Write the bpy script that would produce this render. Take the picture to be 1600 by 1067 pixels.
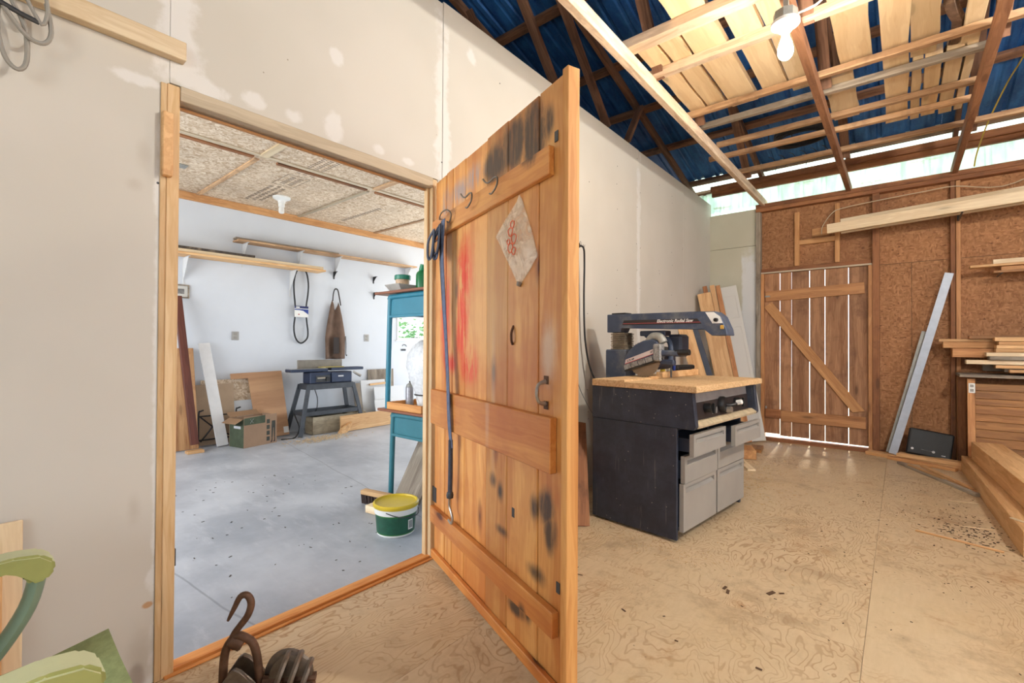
import bpy, bmesh, math, random
from mathutils import Vector, Matrix
random.seed(7)
for o in list(bpy.data.objects): bpy.data.objects.remove(o)
SC = bpy.context.scene
COL = SC.collection
R = math.radians
# ------------------------------------------------------------------ camera
cam_d = bpy.data.cameras.new('camera'); cam_d.sensor_width = 36.0; cam_d.lens = 36.0*727/1600
cam_d.clip_start = .03; cam_d.clip_end = 200
cam = bpy.data.objects.new('camera', cam_d); COL.objects.link(cam); SC.camera = cam
_yaw, _pit, _rol = R(39.87), R(.52), R(.30)
_F = Vector((-math.sin(_yaw)*math.cos(_pit), math.cos(_yaw)*math.cos(_pit), math.sin(_pit)))
_Rt = Vector((math.cos(_yaw), math.sin(_yaw), 0)); _U = _Rt.cross(_F)
_R2 = _Rt*math.cos(_rol) + _U*math.sin(_rol); _U2 = _R2.cross(_F)
cam.matrix_world = Matrix.Translation((0, 0, 1.15)) @ Matrix((_R2, _U2, -_F)).transposed().to_4x4()
# ------------------------------------------------------------------ view, world, sun
SC.view_settings.view_transform = 'Standard'; SC.view_settings.look = 'None'
SC.view_settings.exposure = -0.14; SC.view_settings.gamma = 1.0; SC.view_settings.use_curve_mapping = False
W = bpy.data.worlds.new('overcast_sky'); SC.world = W; W.use_nodes = True
W.node_tree.nodes['Background'].inputs[0].default_value = (.86, .93, 1.0, 1)
W.node_tree.nodes['Background'].inputs[1].default_value = 4.0
def lamp(name, kind, loc, power, color, size=None, aim=None, size_y=None, spread=None):
    d = bpy.data.lights.new(name, kind); d.energy = power; d.color = color
    o = bpy.data.objects.new(name, d); COL.objects.link(o); o.location = loc
    if kind == 'AREA':
        d.shape = 'RECTANGLE'; d.size = size; d.size_y = size_y or size
        if spread: d.spread = spread
    if aim is not None:
        o.rotation_euler = (Vector(aim)-Vector(loc)).to_track_quat('-Z', 'Y').to_euler()
    return o
sun = lamp('sun', 'SUN', (0, 20, 15), 15.0, (1, .95, .86), aim=(1.0, 9, 0)); sun.data.angle = R(3)
# added fill lights set at unseen window and bay openings of both rooms
lamp('fill_workshop_rear', 'AREA', (1.1, -2.28, 1.75), 50, (.92, .965, 1.0), 2.5, (1.1, 5, 1.5), 1.4)
lamp('fill_workshop_side', 'AREA', (3.78, 2.4, 1.75), 58, (.93, .97, 1.0), 2.3, (-3, 3.0, 1.2), 1.3)
lamp('fill_garage_end', 'AREA', (-4.4, 7.30, 1.2), 98, (.90, .95, 1.0), 3.4, (-4.6, 0, .9), 2.2)
lamp('fill_garage_side', 'AREA', (-4.4, -1.70, 1.6), 120, (.90, .95, 1.0), 2.4, (-4.6, 6, 1.0), 1.5)
# ------------------------------------------------------------------ object helpers
def tag(o, label=None, cat=None, group=None, kind=None):
    if label: o['label'] = label
    if cat: o['category'] = cat
    if group: o['group'] = group
    if kind: o['kind'] = kind
    return o
def link(o, parent=None):
    COL.objects.link(o)
    if parent is not None: o.parent = parent
    return o
def thing(name, label=None, cat=None, loc=(0, 0, 0), rotz=0., group=None, kind=None, rot=None):
    o = bpy.data.objects.new(name, None); o.empty_display_size = .05; link(o)
    o.location = loc; o.rotation_euler = rot if rot else (0, 0, rotz)
    return tag(o, label, cat, group, kind)
def from_bm(name, bm, mat, parent=None, smooth=False, mx=None, center=False):
    me = bpy.data.meshes.new(name)
    off = None
    if center and bm.verts:
        lo = Vector([min(v.co[i] for v in bm.verts) for i in range(3)]); hi = Vector([max(v.co[i] for v in bm.verts) for i in range(3)])
        off = Vector(((lo.x+hi.x)/2, (lo.y+hi.y)/2, lo.z))
        for v in bm.verts: v.co -= off
    bmesh.ops.recalc_face_normals(bm, faces=bm.faces)
    bm.to_mesh(me); bm.free()
    if smooth:
        for p in me.polygons: p.use_smooth = True
        if smooth == 'auto':
            me.set_sharp_from_angle(angle=R(40))
    for m in (mat if isinstance(mat, (list, tuple)) else [mat]): me.materials.append(m)
    o = bpy.data.objects.new(name, me); link(o, parent)
    if off is not None: o.location = off
    if mx is not None: o.matrix_local = mx
    return o
def add_box(bm, lo, hi, bev=0., mx=None):
    vs = [bm.verts.new((x, y, z)) for x in (lo[0], hi[0]) for y in (lo[1], hi[1]) for z in (lo[2], hi[2])]
    fs = [(0, 1, 3, 2), (4, 6, 7, 5), (0, 4, 5, 1), (2, 3, 7, 6), (0, 2, 6, 4), (1, 5, 7, 3)]
    faces = [bm.faces.new([vs[i] for i in f]) for f in fs]
    if bev:
        es = list({e for f in faces for e in f.edges})
        bv = bmesh.ops.bevel(bm, geom=es, offset=bev, segments=1, affect='EDGES')
        vs = list({v for f in bv['faces'] for v in f.verts} | {v for v in vs if v.is_valid})
    if mx is not None:
        for v in vs: v.co = mx @ v.co
    return vs
def box(name, lo, hi, mat, parent=None, bev=.002, center=True, mx=None):
    bm = bmesh.new(); add_box(bm, lo, hi, bev)
    return from_bm(name, bm, mat, parent, center=center, mx=mx)
def frame_mx(p0, x, up=(0, 0, 1)):
    """matrix with local X along x, local Z near up"""
    x = Vector(x).normalized(); z = Vector(up) - x*Vector(up).dot(x)
    if z.length < 1e-5: z = Vector((0, 1, 0)) - x*x.y
    z.normalize(); y = z.cross(x)
    m = Matrix((x, y, z)).transposed().to_4x4(); m.translation = p0
    return m
def board(name, p0, p1, w, t, mat, parent=None, up=(0, 0, 1), bev=.002, wob=0., cut=0.):
    """lumber from p0 to p1, width w across, thickness t along up; origin at mid length"""
    p0, p1 = Vector(p0), Vector(p1); L = (p1-p0).length
    bm = bmesh.new(); vs = add_box(bm, (-L/2, -w/2, -t/2), (L/2, w/2, t/2), bev)
    if cut:
        for v in bm.verts:
            if v.co.x > L/2-.01: v.co.x += cut*v.co.y
    if wob:
        for v in bm.verts: v.co.y += random.uniform(-wob, wob)*(.5 if abs(v.co.x) < L/2-.01 else 1)
    return from_bm(name, bm, mat, parent, mx=frame_mx((p0+p1)/2, p1-p0, up))
def add_lathe(bm, prof, seg=24, mx=None, cap=True):
    rings = []
    for r, z in prof:
        if r < 1e-5: rings.append([bm.verts.new((0, 0, z))])
        else: rings.append([bm.verts.new((r*math.cos(2*math.pi*i/seg), r*math.sin(2*math.pi*i/seg), z)) for i in range(seg)])
    for a, b in zip(rings, rings[1:]):
        for i in range(seg):
            j = (i+1) % seg
            if len(a) == 1 and len(b) == 1: continue
            if len(a) == 1: bm.faces.new((a[0], b[i], b[j]))
            elif len(b) == 1: bm.faces.new((a[i], b[0], a[j]))
            else: bm.faces.new((a[i], a[j], b[j], b[i]))
    if cap:
        for r in (rings[0], rings[-1]):
            if len(r) > 1:
                try: bm.faces.new(r)
                except ValueError: pass
    if mx is not None:
        for r in rings:
            for v in r: v.co = mx @ v.co
    return rings
def lathe(name, prof, mat, parent=None, seg=24, mx=None, smooth='auto'):
    bm = bmesh.new(); add_lathe(bm, prof, seg)
    return from_bm(name, bm, mat, parent, smooth, mx=mx)
def smooth_path(pts, n=4, closed=False):
    pts = [Vector(p) for p in pts]; out = []
    N = len(pts)
    rng = range(N if closed else N-1)
    for i in rng:
        if closed: a, b, c, d = pts[(i-1) % N], pts[i], pts[(i+1) % N], pts[(i+2) % N]
        else: a, b, c, d = pts[max(i-1, 0)], pts[i], pts[i+1], pts[min(i+2, N-1)]
        for k in range(n):
            t = k/n
            out.append(.5*((2*b)+(c-a)*t+(2*a-5*b+4*c-d)*t*t+(3*b-a-3*c+d)*t**3))
    if not closed: out.append(pts[-1])
    return out
def add_tube(bm, pts, r, seg=8, closed=False, flat=1.0):
    pts = [Vector(p) for p in pts]; N = len(pts)
    rr = r if isinstance(r, (list, tuple)) else [r]*N
    rings = []; nrm = None
    for i, p in enumerate(pts):
        if closed: tg = pts[(i+1) % N]-pts[i-1]
        else: tg = pts[min(i+1, N-1)]-pts[max(i-1, 0)]
        if tg.length < 1e-9: tg = Vector((0, 0, 1))
        tg.normalize()
        if nrm is None:
            nrm = tg.cross(Vector((0, 0, 1)))
            if nrm.length < .1: nrm = tg.cross(Vector((1, 0, 0)))
        nrm = nrm - tg*nrm.dot(tg); nrm.normalize(); bn = tg.cross(nrm)
        rings.append([bm.verts.new(p + (nrm*math.cos(2*math.pi*k/seg) + bn*math.sin(2*math.pi*k/seg)*flat)*rr[i]) for k in range(seg)])
    pairs = list(zip(rings, rings[1:])) + ([(rings[-1], rings[0])] if closed else [])
    for a, b in pairs:
        for k in range(seg): bm.faces.new((a[k], a[(k+1) % seg], b[(k+1) % seg], b[k]))
    if not closed:
        bm.faces.new(rings[0]); bm.faces.new(rings[-1])
def tube(name, pts, r, mat, parent=None, seg=8, closed=False, n=4, flat=1.0):
    P = smooth_path(pts, n, closed) if n > 1 else [Vector(p) for p in pts]
    if isinstance(r, (list, tuple)) and n > 1:
        rr = []
        for i in range(len(P)):
            f = i/(max(len(P)-1, 1))*(len(r)-1); a = min(int(f), len(r)-2); rr.append(r[a]+(r[a+1]-r[a])*(f-a))
        r = rr
    bm = bmesh.new(); add_tube(bm, P, r, seg, closed, flat)
    return from_bm(name, bm, mat, parent, 'auto')
def add_prism(bm, poly, y0, y1, plane='XZ'):
    """extrude a 2D polygon; plane XZ -> along Y, XY -> along Z, YZ -> along X"""
    def P(a, b, d): return {'XZ': (a, d, b), 'XY': (a, b, d), 'YZ': (d, a, b)}[plane]
    A = [bm.verts.new(P(a, b, y0)) for a, b in poly]; B = [bm.verts.new(P(a, b, y1)) for a, b in poly]
    bm.faces.new(A); bm.faces.new(B)
    n = len(poly)
    for i in range(n): bm.faces.new((A[i], A[(i+1) % n], B[(i+1) % n], B[i]))
    return A+B
def prism(name, poly, y0, y1, mat, parent=None, plane='XZ', bev=0., center=False, mx=None):
    bm = bmesh.new(); add_prism(bm, poly, y0, y1, plane)
    if bev: bmesh.ops.bevel(bm, geom=list(bm.edges), offset=bev, segments=1, affect='EDGES')
    return from_bm(name, bm, mat, parent, center=center, mx=mx)
def text(name, s, size, mat, parent=None, mx=None, extrude=.0006, shear=0., bold=0.):
    c = bpy.data.curves.new(name, 'FONT'); c.body = s; c.size = size; c.extrude = extrude; c.shear = shear; c.offset = bold
    c.align_x = 'CENTER'; c.align_y = 'CENTER'; c.resolution_u = 2
    t = bpy.data.objects.new(name, c); COL.objects.link(t)
    me = bpy.data.meshes.new_from_object(t.evaluated_get(bpy.context.evaluated_depsgraph_get()))
    bpy.data.objects.remove(t); me.materials.clear(); me.materials.append(mat)
    o = bpy.data.objects.new(name, me); link(o, parent)
    if mx is not None: o.matrix_local = mx
    return o
def copy_tree(o, parent=None, **kw):
    c = o.copy(); COL.objects.link(c); c.parent = parent
    for ch in o.children: copy_tree(ch, c)
    for k, v in kw.items(): c[k] = v
    return c
# ------------------------------------------------------------------ node expression helpers
class E:
    def __init__(s, nt, so): s.nt = nt; s.so = so
    def _m(s, op, b=None, c=None):
        n = s.nt.nodes.new('ShaderNodeMath'); n.operation = op
        for i, v in enumerate((s, b, c)):
            if v is None: continue
            if isinstance(v, E): s.nt.links.new(v.so, n.inputs[i])
            else: n.inputs[i].default_value = v
        return E(s.nt, n.outputs[0])
    def __add__(s, b): return s._m('ADD', b)
    def __radd__(s, b): return s._m('ADD', b)
    def __sub__(s, b): return s._m('SUBTRACT', b)
    def __mul__(s, b): return s._m('MULTIPLY', b)
    def __rmul__(s, b): return s._m('MULTIPLY', b)
    def __truediv__(s, b): return s._m('DIVIDE', b)
    def abs(s): return s._m('ABSOLUTE')
    def max(s, b): return s._m('MAXIMUM', b)
    def min(s, b): return s._m('MINIMUM', b)
    def fract(s): return s._m('FRACT')
    def sin(s): return s._m('SINE')
    def sqrt(s): return s._m('SQRT')
    def step(s, lo, hi):
        n = s.nt.nodes.new('ShaderNodeMapRange'); n.interpolation_type = 'SMOOTHSTEP'
        s.nt.links.new(s.so, n.inputs[0]); n.inputs[1].default_value = lo; n.inputs[2].default_value = hi
        if lo > hi:
            n.inputs[1].default_value = hi; n.inputs[2].default_value = lo; n.inputs[3].default_value = 1; n.inputs[4].default_value = 0
        return E(s.nt, n.outputs[0])
def lin(c): return tuple((x/12.92 if x <= .04045 else ((x+.055)/1.055)**2.4) for x in c)
def rgb(*c): return lin([x/255 for x in c])
class Mat:
    def __init__(s, name, rough=.6, metal=0., spec=None):
        s.m = bpy.data.materials.new(name); s.m.use_nodes = True; s.nt = s.m.node_tree
        s.b = s.nt.nodes['Principled BSDF']; s.b.inputs['Roughness'].default_value = rough; s.b.inputs['Metallic'].default_value = metal
        if spec is not None: s.b.inputs['Specular IOR Level'].default_value = spec
        s._tc = None
    def n(s, t): return s.nt.nodes.new(t)
    def L(s, a, b): s.nt.links.new(a, b)
    def coord(s, kind='Object', rnd=0.):
        if not s._tc: s._tc = s.n('ShaderNodeTexCoord')
        so = s._tc.outputs[kind]
        if rnd:
            oi = s.n('ShaderNodeObjectInfo'); v = s.n('ShaderNodeVectorMath'); v.operation = 'SCALE'
            v.inputs[0].default_value = (1.0, 1.7, 2.3); s.L(oi.outputs['Random'], v.inputs['Scale'])
            v2 = s.n('ShaderNodeVectorMath'); v2.operation = 'SCALE'; s.L(v.outputs[0], v2.inputs[0]); v2.inputs['Scale'].default_value = rnd
            a = s.n('ShaderNodeVectorMath'); a.operation = 'ADD'; s.L(so, a.inputs[0]); s.L(v2.outputs[0], a.inputs[1]); so = a.outputs[0]
        return so
    def rand(s): return E(s.nt, s.n('ShaderNodeObjectInfo').outputs['Random'])
    def xyz(s, vec):
        x = s.n('ShaderNodeSeparateXYZ'); s.L(vec, x.inputs[0]); return [E(s.nt, x.outputs[i]) for i in range(3)]
    def scale(s, vec, sc):
        v = s.n('ShaderNodeVectorMath'); v.operation = 'MULTIPLY'; s.L(vec, v.inputs[0]); v.inputs[1].default_value = sc; return v.outputs[0]
    def noise(s, vec, sc, det=2., rough=.5, dist=0.):
        n = s.n('ShaderNodeTexNoise'); s.L(vec, n.inputs['Vector']); n.inputs['Scale'].default_value = sc
        n.inputs['Detail'].default_value = det; n.inputs['Roughness'].default_value = rough; n.inputs['Distortion'].default_value = dist
        return E(s.nt, n.outputs[0]), n.outputs['Color']
    def voro(s, vec, sc, feat='F1', rnd=1.):
        n = s.n('ShaderNodeTexVoronoi'); n.feature = feat; s.L(vec, n.inputs['Vector']); n.inputs['Scale'].default_value = sc; n.inputs['Randomness'].default_value = rnd
        return E(s.nt, n.outputs['Distance']), (n.outputs['Color'] if feat == 'F1' else None)
    def warp(s, vec, colr, amt):
        a = s.n('ShaderNodeVectorMath'); a.operation = 'SUBTRACT'; s.L(colr, a.inputs[0]); a.inputs[1].default_value = (.5, .5, .5)
        b = s.n('ShaderNodeVectorMath'); b.operation = 'SCALE'; s.L(a.outputs[0], b.inputs[0]); b.inputs['Scale'].default_value = amt
        c = s.n('ShaderNodeVectorMath'); c.operation = 'ADD'; s.L(vec, c.inputs[0]); s.L(b.outputs[0], c.inputs[1]); return c.outputs[0]
    def ramp(s, e, stops, interp='LINEAR'):
        r = s.n('ShaderNodeValToRGB'); r.color_ramp.interpolation = interp; s.L(e.so, r.inputs[0]); el = r.color_ramp.elements
        while len(el) < len(stops): el.new(.5)
        for q, (p, c) in zip(el, stops): q.position = p; q.color = (*c, 1)
        return r.outputs[0]
    def mix(s, fac, a, b, mode='MIX'):
        n = s.n('ShaderNodeMix'); n.data_type = 'RGBA'; n.blend_type = mode
        f = n.inputs[0]
        if isinstance(fac, E): s.L(fac.so, f)
        else: f.default_value = fac
        for i, v in ((6, a), (7, b)):
            if isinstance(v, tuple): n.inputs[i].default_value = (*v, 1) if len(v) == 3 else v
            else: s.L(v, n.inputs[i])
        return n.outputs[2]
    def mulval(s, colr, e):
        h = s.n('ShaderNodeHueSaturation'); s.L(colr, h.inputs['Color']); s.L(e.so, h.inputs['Value']); return h.outputs[0]
    def out(s, colr=None, rough=None, bump=None, bstr=.3, bdist=.002):
        if colr is not None:
            if isinstance(colr, tuple): s.b.inputs['Base Color'].default_value = (*colr, 1)
            else: s.L(colr, s.b.inputs['Base Color'])
        if rough is not None: s.L(rough.so, s.b.inputs['Roughness'])
        if bump is not None:
            n = s.n('ShaderNodeBump'); n.inputs['Strength'].default_value = bstr; n.inputs['Distance'].default_value = bdist
            s.L(bump.so, n.inputs['Height']); s.L(n.outputs[0], s.b.inputs['Normal'])
        return s.m
    def blot(s, a, b, a0, b0, ra, rb, wob, soft=.35, box=False, wa=1.6):
        """1 inside an irregular patch centred at (a0,b0); wob = noise value E around .5"""
        u = (a-a0)/ra; v = (b-b0)/rb
        d = u.abs().max(v.abs()) if box else (u*u+v*v).sqrt()
        return (d+(wob-.5)*wa).step(1.0+soft*.5, 1.0-soft)
def plain(name, c, rough=.6, metal=0., var=.0, nsc=8., dirt=None, bump=0., spec=None):
    M = Mat(name, rough, metal, spec); v = M.coord()
    if not var and dirt is None and not bump: return M.out(c)
    f, _ = M.noise(v, nsc, 4., .6)
    col = M.mix(f.step(.3, .7), tuple(x*(1-var) for x in c), tuple(min(1, x*(1+var)) for x in c))
    if dirt is not None:
        g, _ = M.noise(v, nsc*.45, 5., .7); col = M.mix(g.step(.52, .72)*.75, col, dirt)
    return M.out(col, bump=f if bump else None, bstr=bump)
def wood(name, lo, hi, axis='X', knots=.5, rough=.62, var=.16, gs=1., dirt=None, kc=None, grain=1.):
    M = Mat(name, rough); v = M.coord(rnd=7.)
    st = {'X': (.9, 14, 14), 'Y': (14, .9, 14), 'Z': (14, 14, .9)}[axis]
    st = tuple(x*gs for x in st)
    w, wc = M.noise(v, 2.2, 2.)
    vv = M.warp(M.scale(v, st), wc, .9)
    f, _ = M.noise(vv, 1.0, 4., .55)
    fine, _ = M.noise(M.scale(v, tuple(x*5 for x in st)), 1.0, 2.)
    lines = ((f*9.0).fract()-.5).abs()*2
    t = f.step(.32, .68)*.55 + lines*.28*grain + fine*.22
    col = M.ramp(t, [(.12, lo), (.8, hi)])
    if knots:
        ks = {'X': (1.6, 6.5, 6.5), 'Y': (6.5, 1.6, 6.5), 'Z': (6.5, 6.5, 1.6)}[axis]
        d, _ = M.voro(M.scale(v, ks), 1.0)
        kd = kc if kc else tuple(x*.28 for x in lo)
        col = M.mix(d.step(.13, .07)*knots, col, kd)
        col = M.mix(d.step(.24, .11)*knots*.5, col, tuple(x*.6 for x in lo))
    if dirt is not None:
        g, _ = M.noise(v, 3.2, 5., .7); col = M.mix(g.step(.5, .72)*.7, col, dirt)
    col = M.mulval(col, M.rand()*(2*var)+(1-var))
    return M.out(col, bump=fine*.5+lines*.5, bstr=.12)
def osb(name, tones, sc=1., var=.06, stain=None, fleck=None):
    M = Mat(name, .75); v = M.coord(rnd=5.)
    _, wc = M.noise(v, 9*sc, 2.)
    vw = M.warp(v, wc, .03/sc)
    cols = []
    for i, s3 in enumerate(((26, 26, 60), (60, 60, 24))):
        s3 = tuple(q*sc for q in s3)
        d, cc = M.voro(M.scale(vw, s3), 1.0)
        x = M.xyz(cc)[0]
        cols.append((M.ramp(x, [(k/(len(tones)-1), tones[k]) for k in range(len(tones))]), d, x))
    sel, _ = M.noise(v, 14*sc, 3.)
    col = M.mix(sel.step(.44, .56), cols[0][0], cols[1][0])
    big, _ = M.noise(v, 1.7, 4., .6)
    col = M.mulval(col, big*.5+.75)
    if stain is not None:
        g, _ = M.noise(v, 1.1, 5., .65); col = M.mix(g.step(.52, .7)*.55, col, stain)
    if fleck is not None:
        d, _ = M.voro(M.scale(vw, (16, 16, 34)), 1.0); g, _ = M.noise(v, 5., 3.)
        col = M.mix(d.step(.22, .12)*g.step(.5, .6)*.8, col, fleck)
    col = M.mulval(col, M.rand()*(2*var)+(1-var))
    return M.out(col, bump=cols[0][2], bstr=.25)
# ------------------------------------------------------------------ materials
def drywall_mat():
    M = Mat('drywall_board', .85); v = M.coord()
    x, y, z = M.xyz(v)
    big, _ = M.noise(v, 1.3, 3.); wob, _ = M.noise(v, 9., 5., .65)
    col = M.mix(big.step(.3, .7), rgb(198, 193, 183), rgb(206, 201, 192))
    mud = None
    pats = [(.49, 2.45, .062, .36, 1), (.38, 2.035, .10, .020, 0), (.52, 2.10, .07, .03, 0), (.60, 2.085, .06, .035, 0), (.75, 2.105, .055, .035, 0),
            (.90, 2.105, .04, .035, 0), (1.075, 2.125, .045, .06, 0), (1.32, 2.105, .035, .025, 0), (1.49, 2.10, .035, .02, 0),
            (1.72, 2.50, .05, .44, 1), (1.735, 2.20, .05, .13, 0), (1.95, 2.865, .035, .05, 0), (1.09, 2.45, .03, .035, 0), (.44, .36, .02, .03, 0), (.44, .0, .03, .03, 0),
            (2.79, 1.5, .03, 1.6, 1), (4.24, 1.5, .04, 1.6, 1), (.455, 1.2, .02, .9, 1)]
    for a, b, ra, rb, bx in pats:
        k = M.blot(y, z, a, b, ra, rb, wob, .45, bool(bx), wa=2.6); mud = k if mud is None else mud.max(k)
    col = M.mix(mud*.8, col, rgb(220, 218, 215))
    st = None                                      # smudges with a shape of their own
    for a, b, ra, rb in ((.40, 1.79, .022, .05), (.375, 1.68, .02, .02), (.385, .60, .02, .05), (.40, .1, .03, .1)):
        k = M.blot(y, z, a, b, ra, rb, wob, .9); st = k if st is None else st.max(k)
    col = M.mix(st*.22, col, rgb(150, 132, 108))
    k = M.blot(y, z, .425, .27, .018, .012, wob, .3); col = M.mix(k*.85, col, rgb(186, 140, 92))
    d, _ = M.voro(v, 11.); d2, _ = M.noise(v, 3., 2.)
    col = M.mix(d.step(.045, .02)*d2.step(.55, .6)*.7, col, rgb(120, 105, 85))
    return M.out(col, bump=wob, bstr=.06)
def drywall_back_mat():
    M = Mat('drywall_patched', .85); v = M.coord(); x, y, z = M.xyz(v)
    wob, _ = M.noise(v, 8., 5., .65); big, _ = M.noise(v, 1.6, 3.)
    col = M.mix(big.step(.3, .7), rgb(190, 186, 166), rgb(200, 196, 178))
    k = M.blot(x, z, -1.46, 1.0, .10, 1.36, wob*.35+.325, .2, True)
    col = M.mix(k*.95, col, rgb(216, 217, 218))
    return M.out(col, bump=wob, bstr=.08)
def plywood_floor_mat():
    M = Mat('plywood_floor', .45); v = M.coord(rnd=9.)
    _, wc = M.noise(v, 2.3, 2.)
    vv = M.warp(M.scale(v, (2.6, 1.25, 1.)), wc, .55)
    f, _ = M.noise(vv, 1.15, 4., .52, .25)
    ln = (f*30.0).fract(); lines = (ln-.5).abs().step(.33, .47)
    fade, _ = M.noise(v, 1.1, 3.); fine, _ = M.noise(M.scale(v, (60, 12, 1)), 1., 3.)
    g2, _ = M.noise(v, 7., 6., .7)
    col = M.mix(fine, rgb(204, 178, 140), rgb(219, 196, 160))
    col = M.mix(lines*fade.step(.34, .62)*.66, col, rgb(160, 114, 68))
    col = M.mix(g2.step(.52, .75)*.45, col, rgb(158, 128, 92))
    g3, _ = M.noise(v, 1.9, 6., .75)
    col = M.mix(g3.step(.5, .70)*.6, col, rgb(150, 118, 84))
    g4, _ = M.noise(v, 3.1, 6., .75); col = M.mix(g4.step(.56, .70)*.55, col, rgb(170, 116, 62))
    d, _ = M.voro(v, 24.); dm, _ = M.noise(v, 2.1, 3.)
    col = M.mix(d.step(.12, .05)*dm.step(.50, .62)*.7, col, rgb(86, 64, 44))
    sd, _ = M.noise(v, 1.4, 5., .7)
    col = M.mix(sd.step(.5, .72)*.45, col, rgb(212, 184, 140))       # sawdust film
    return M.out(col, bump=g2, bstr=.08)
def concrete_mat():
    M = Mat('concrete_floor', .42); v = M.coord()
    f, _ = M.noise(v, 1.2, 6., .62); g, _ = M.noise(M.scale(v, (1, 3.5, 1)), 3.2, 5., .7)
    col = M.mix(f.step(.32, .7), rgb(150, 156, 166), rgb(190, 195, 203))
    col = M.mix(g.step(.5, .75)*.4, col, rgb(206, 210, 216))
    x, y, z = M.xyz(v)
    wob, _ = M.noise(v, 2., 4.)
    cr = None
    for a, c0, s in ((.16, 1.70, 1), (-.10, 1.05, 1)):
        k = ((y+x*a-c0-.0)+(wob-.5)*.05).abs().step(.007, .003); cr = k if cr is None else cr.max(k)
    col = M.mix(cr*.45, col, rgb(96, 100, 108))
    d, _ = M.voro(v, 9.); dm, _ = M.noise(v, 1.7, 3.)
    col = M.mix(d.step(.06, .02)*dm.step(.5, .58)*.6, col, rgb(92, 88, 84))
    return M.out(col, rough=f*.25+.3, bump=g, bstr=.05)
def door_mat(name, axis, lo, hi):
    """varnished pine of the plank door with scorched black patches, red paint scribbles and whitish wear; object coords = door coords"""
    M = Mat(name, .45); v0 = M.coord(); v = M.coord(rnd=7.)
    u, y, z = M.xyz(v0)
    st = {'Z': (16, 16, 1.0), 'X': (1.0, 16, 16)}[axis]
    w, wc = M.noise(v, 2.0, 2.); vv = M.warp(M.scale(v, st), wc, .8)
    f, _ = M.noise(vv, 1., 4., .55); fine, _ = M.noise(M.scale(v, tuple(q*5 for q in st)), 1., 2.)
    lines = ((f*8.).fract()-.5).abs()*2
    col = M.ramp(f.step(.32, .68)*.55+lines*.25+fine*.2, [(.1, lo), (.85, hi)])
    d, _ = M.voro(M.scale(v, (5.5, 5.5, 1.9) if axis == 'Z' else (1.9, 5.5, 5.5)), 1.)
    col = M.mix(d.step(.20, .09)*.7, col, rgb(140, 72, 28)); col = M.mix(d.step(.10, .06), col, rgb(62, 28, 12))
    big, _ = M.noise(v0, 2.6, 4., .6)
    col = M.mix(big.step(.42, .68)*.55, col, rgb(178, 96, 40))
    tan_ = M.blot(u, z, .50, 1.38, .46, .42, big, .9)
    col = M.mix(tan_*.45, col, rgb(200, 162, 112))
    zs = M.scale(v0, (9, 9, 4.)); wob, _ = M.noise(zs, 1.4, 6., .72)
    str_, _ = M.noise(M.scale(v0, (34, 34, 5.)), 1., 4., .65)
    blk = None
    for a, b, ra, rb, s in ((.70, 1.90, .12, .085, .5), (.86, 1.92, .11, .10, .4), (1.00, 1.90, .085, .12, .35), (1.10, 1.91, .03, .06, .7), (1.09, .61, .055, .07, .55), (1.115, .52, .042, .075, .6),
                            (1.02, .585, .03, .05, .8), (.70, .60, .03, .03, .9), (.765, .57, .025, .04, .9), (1.03, .36, .06, .03, .9), (.9, .17, .07, .03, .6), (.98, .20, .03, .04, .7), (.78, .42, .05, .02, 1.)):
        k = M.blot(u, z, a, b, ra, rb, wob, s, wa=1.1); blk = k if blk is None else blk.max(k)
    col = M.mix(blk*(str_.step(.25, .55)*.4+.52), col, rgb(48, 40, 34))
    gry = None
    for a, b, ra, rb in ((.17, 1.86, .07, .10), (.33, 1.89, .13, .06), (.50, 1.91, .09, .06)):
        k = M.blot(u, z, a, b, ra, rb, wob, .8); gry = k if gry is None else gry.max(k)
    col = M.mix(gry*str_.step(.36, .55)*.85, col, rgb(150, 140, 140))
    red = None
    for a, b, ra, rb in ((.16, 1.30, .07, .30), (.40, 1.50, .10, .16), (.36, 1.25, .08, .26), (.44, 1.05, .10, .09), (.22, 1.06, .09, .05)):
        k = M.blot(u, z, a, b, ra, rb, wob, .8); red = k if red is None else red.max(k)
    rs, _ = M.noise(M.scale(v0, (22, 22, 3.2)), 1., 4., .7, .6)
    col = M.mix(red*rs.step(.35, .50)*.9, col, rgb(206, 48, 34))
    wh = M.blot(u, z, 1.10, 1.13, .05, .11, wob, .8).max(M.blot(u, z, .70, .95, .02, .3, wob, .9)*.5)
    col = M.mix(wh*.6, col, rgb(212, 192, 168))
    col = M.mulval(col, M.rand()*.34+.80)
    return M.out(col, bump=fine*.5+lines*.5, bstr=.1)
def roof_mat():
    M = Mat('blue_roof_steel', .5, .25); v = M.coord()
    f, _ = M.noise(M.scale(v, (3, 1, 1)), 3., 5., .65); g, _ = M.noise(v, 60., 2.)
    col = M.mix(f.step(.3, .7), rgb(26, 76, 140), rgb(50, 112, 182)); col = M.mix(g.step(.55, .75)*.35, col, rgb(92, 132, 178))
    return M.out(col)
DRY = drywall_mat(); DRYB = drywall_back_mat(); PLYF = plywood_floor_mat(); CONC = concrete_mat()
DOORP = door_mat('door_plank_pine', 'Z', rgb(196, 122, 56), rgb(228, 168, 96)); DOORB = door_mat('door_batten_pine', 'X', rgb(194, 112, 46), rgb(224, 154, 80))
EDGE = wood('door_edge_pine', rgb(196, 128, 62), rgb(222, 164, 96), 'Z')
ROOF = roof_mat()
GALV = plain('galvanised_steel', rgb(170, 178, 190), .45, .25, .06, 14)
OLDW = wood('weathered_truss_wood', rgb(92, 62, 46), rgb(142, 104, 80), rough=.8, dirt=rgb(74, 52, 42))
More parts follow.
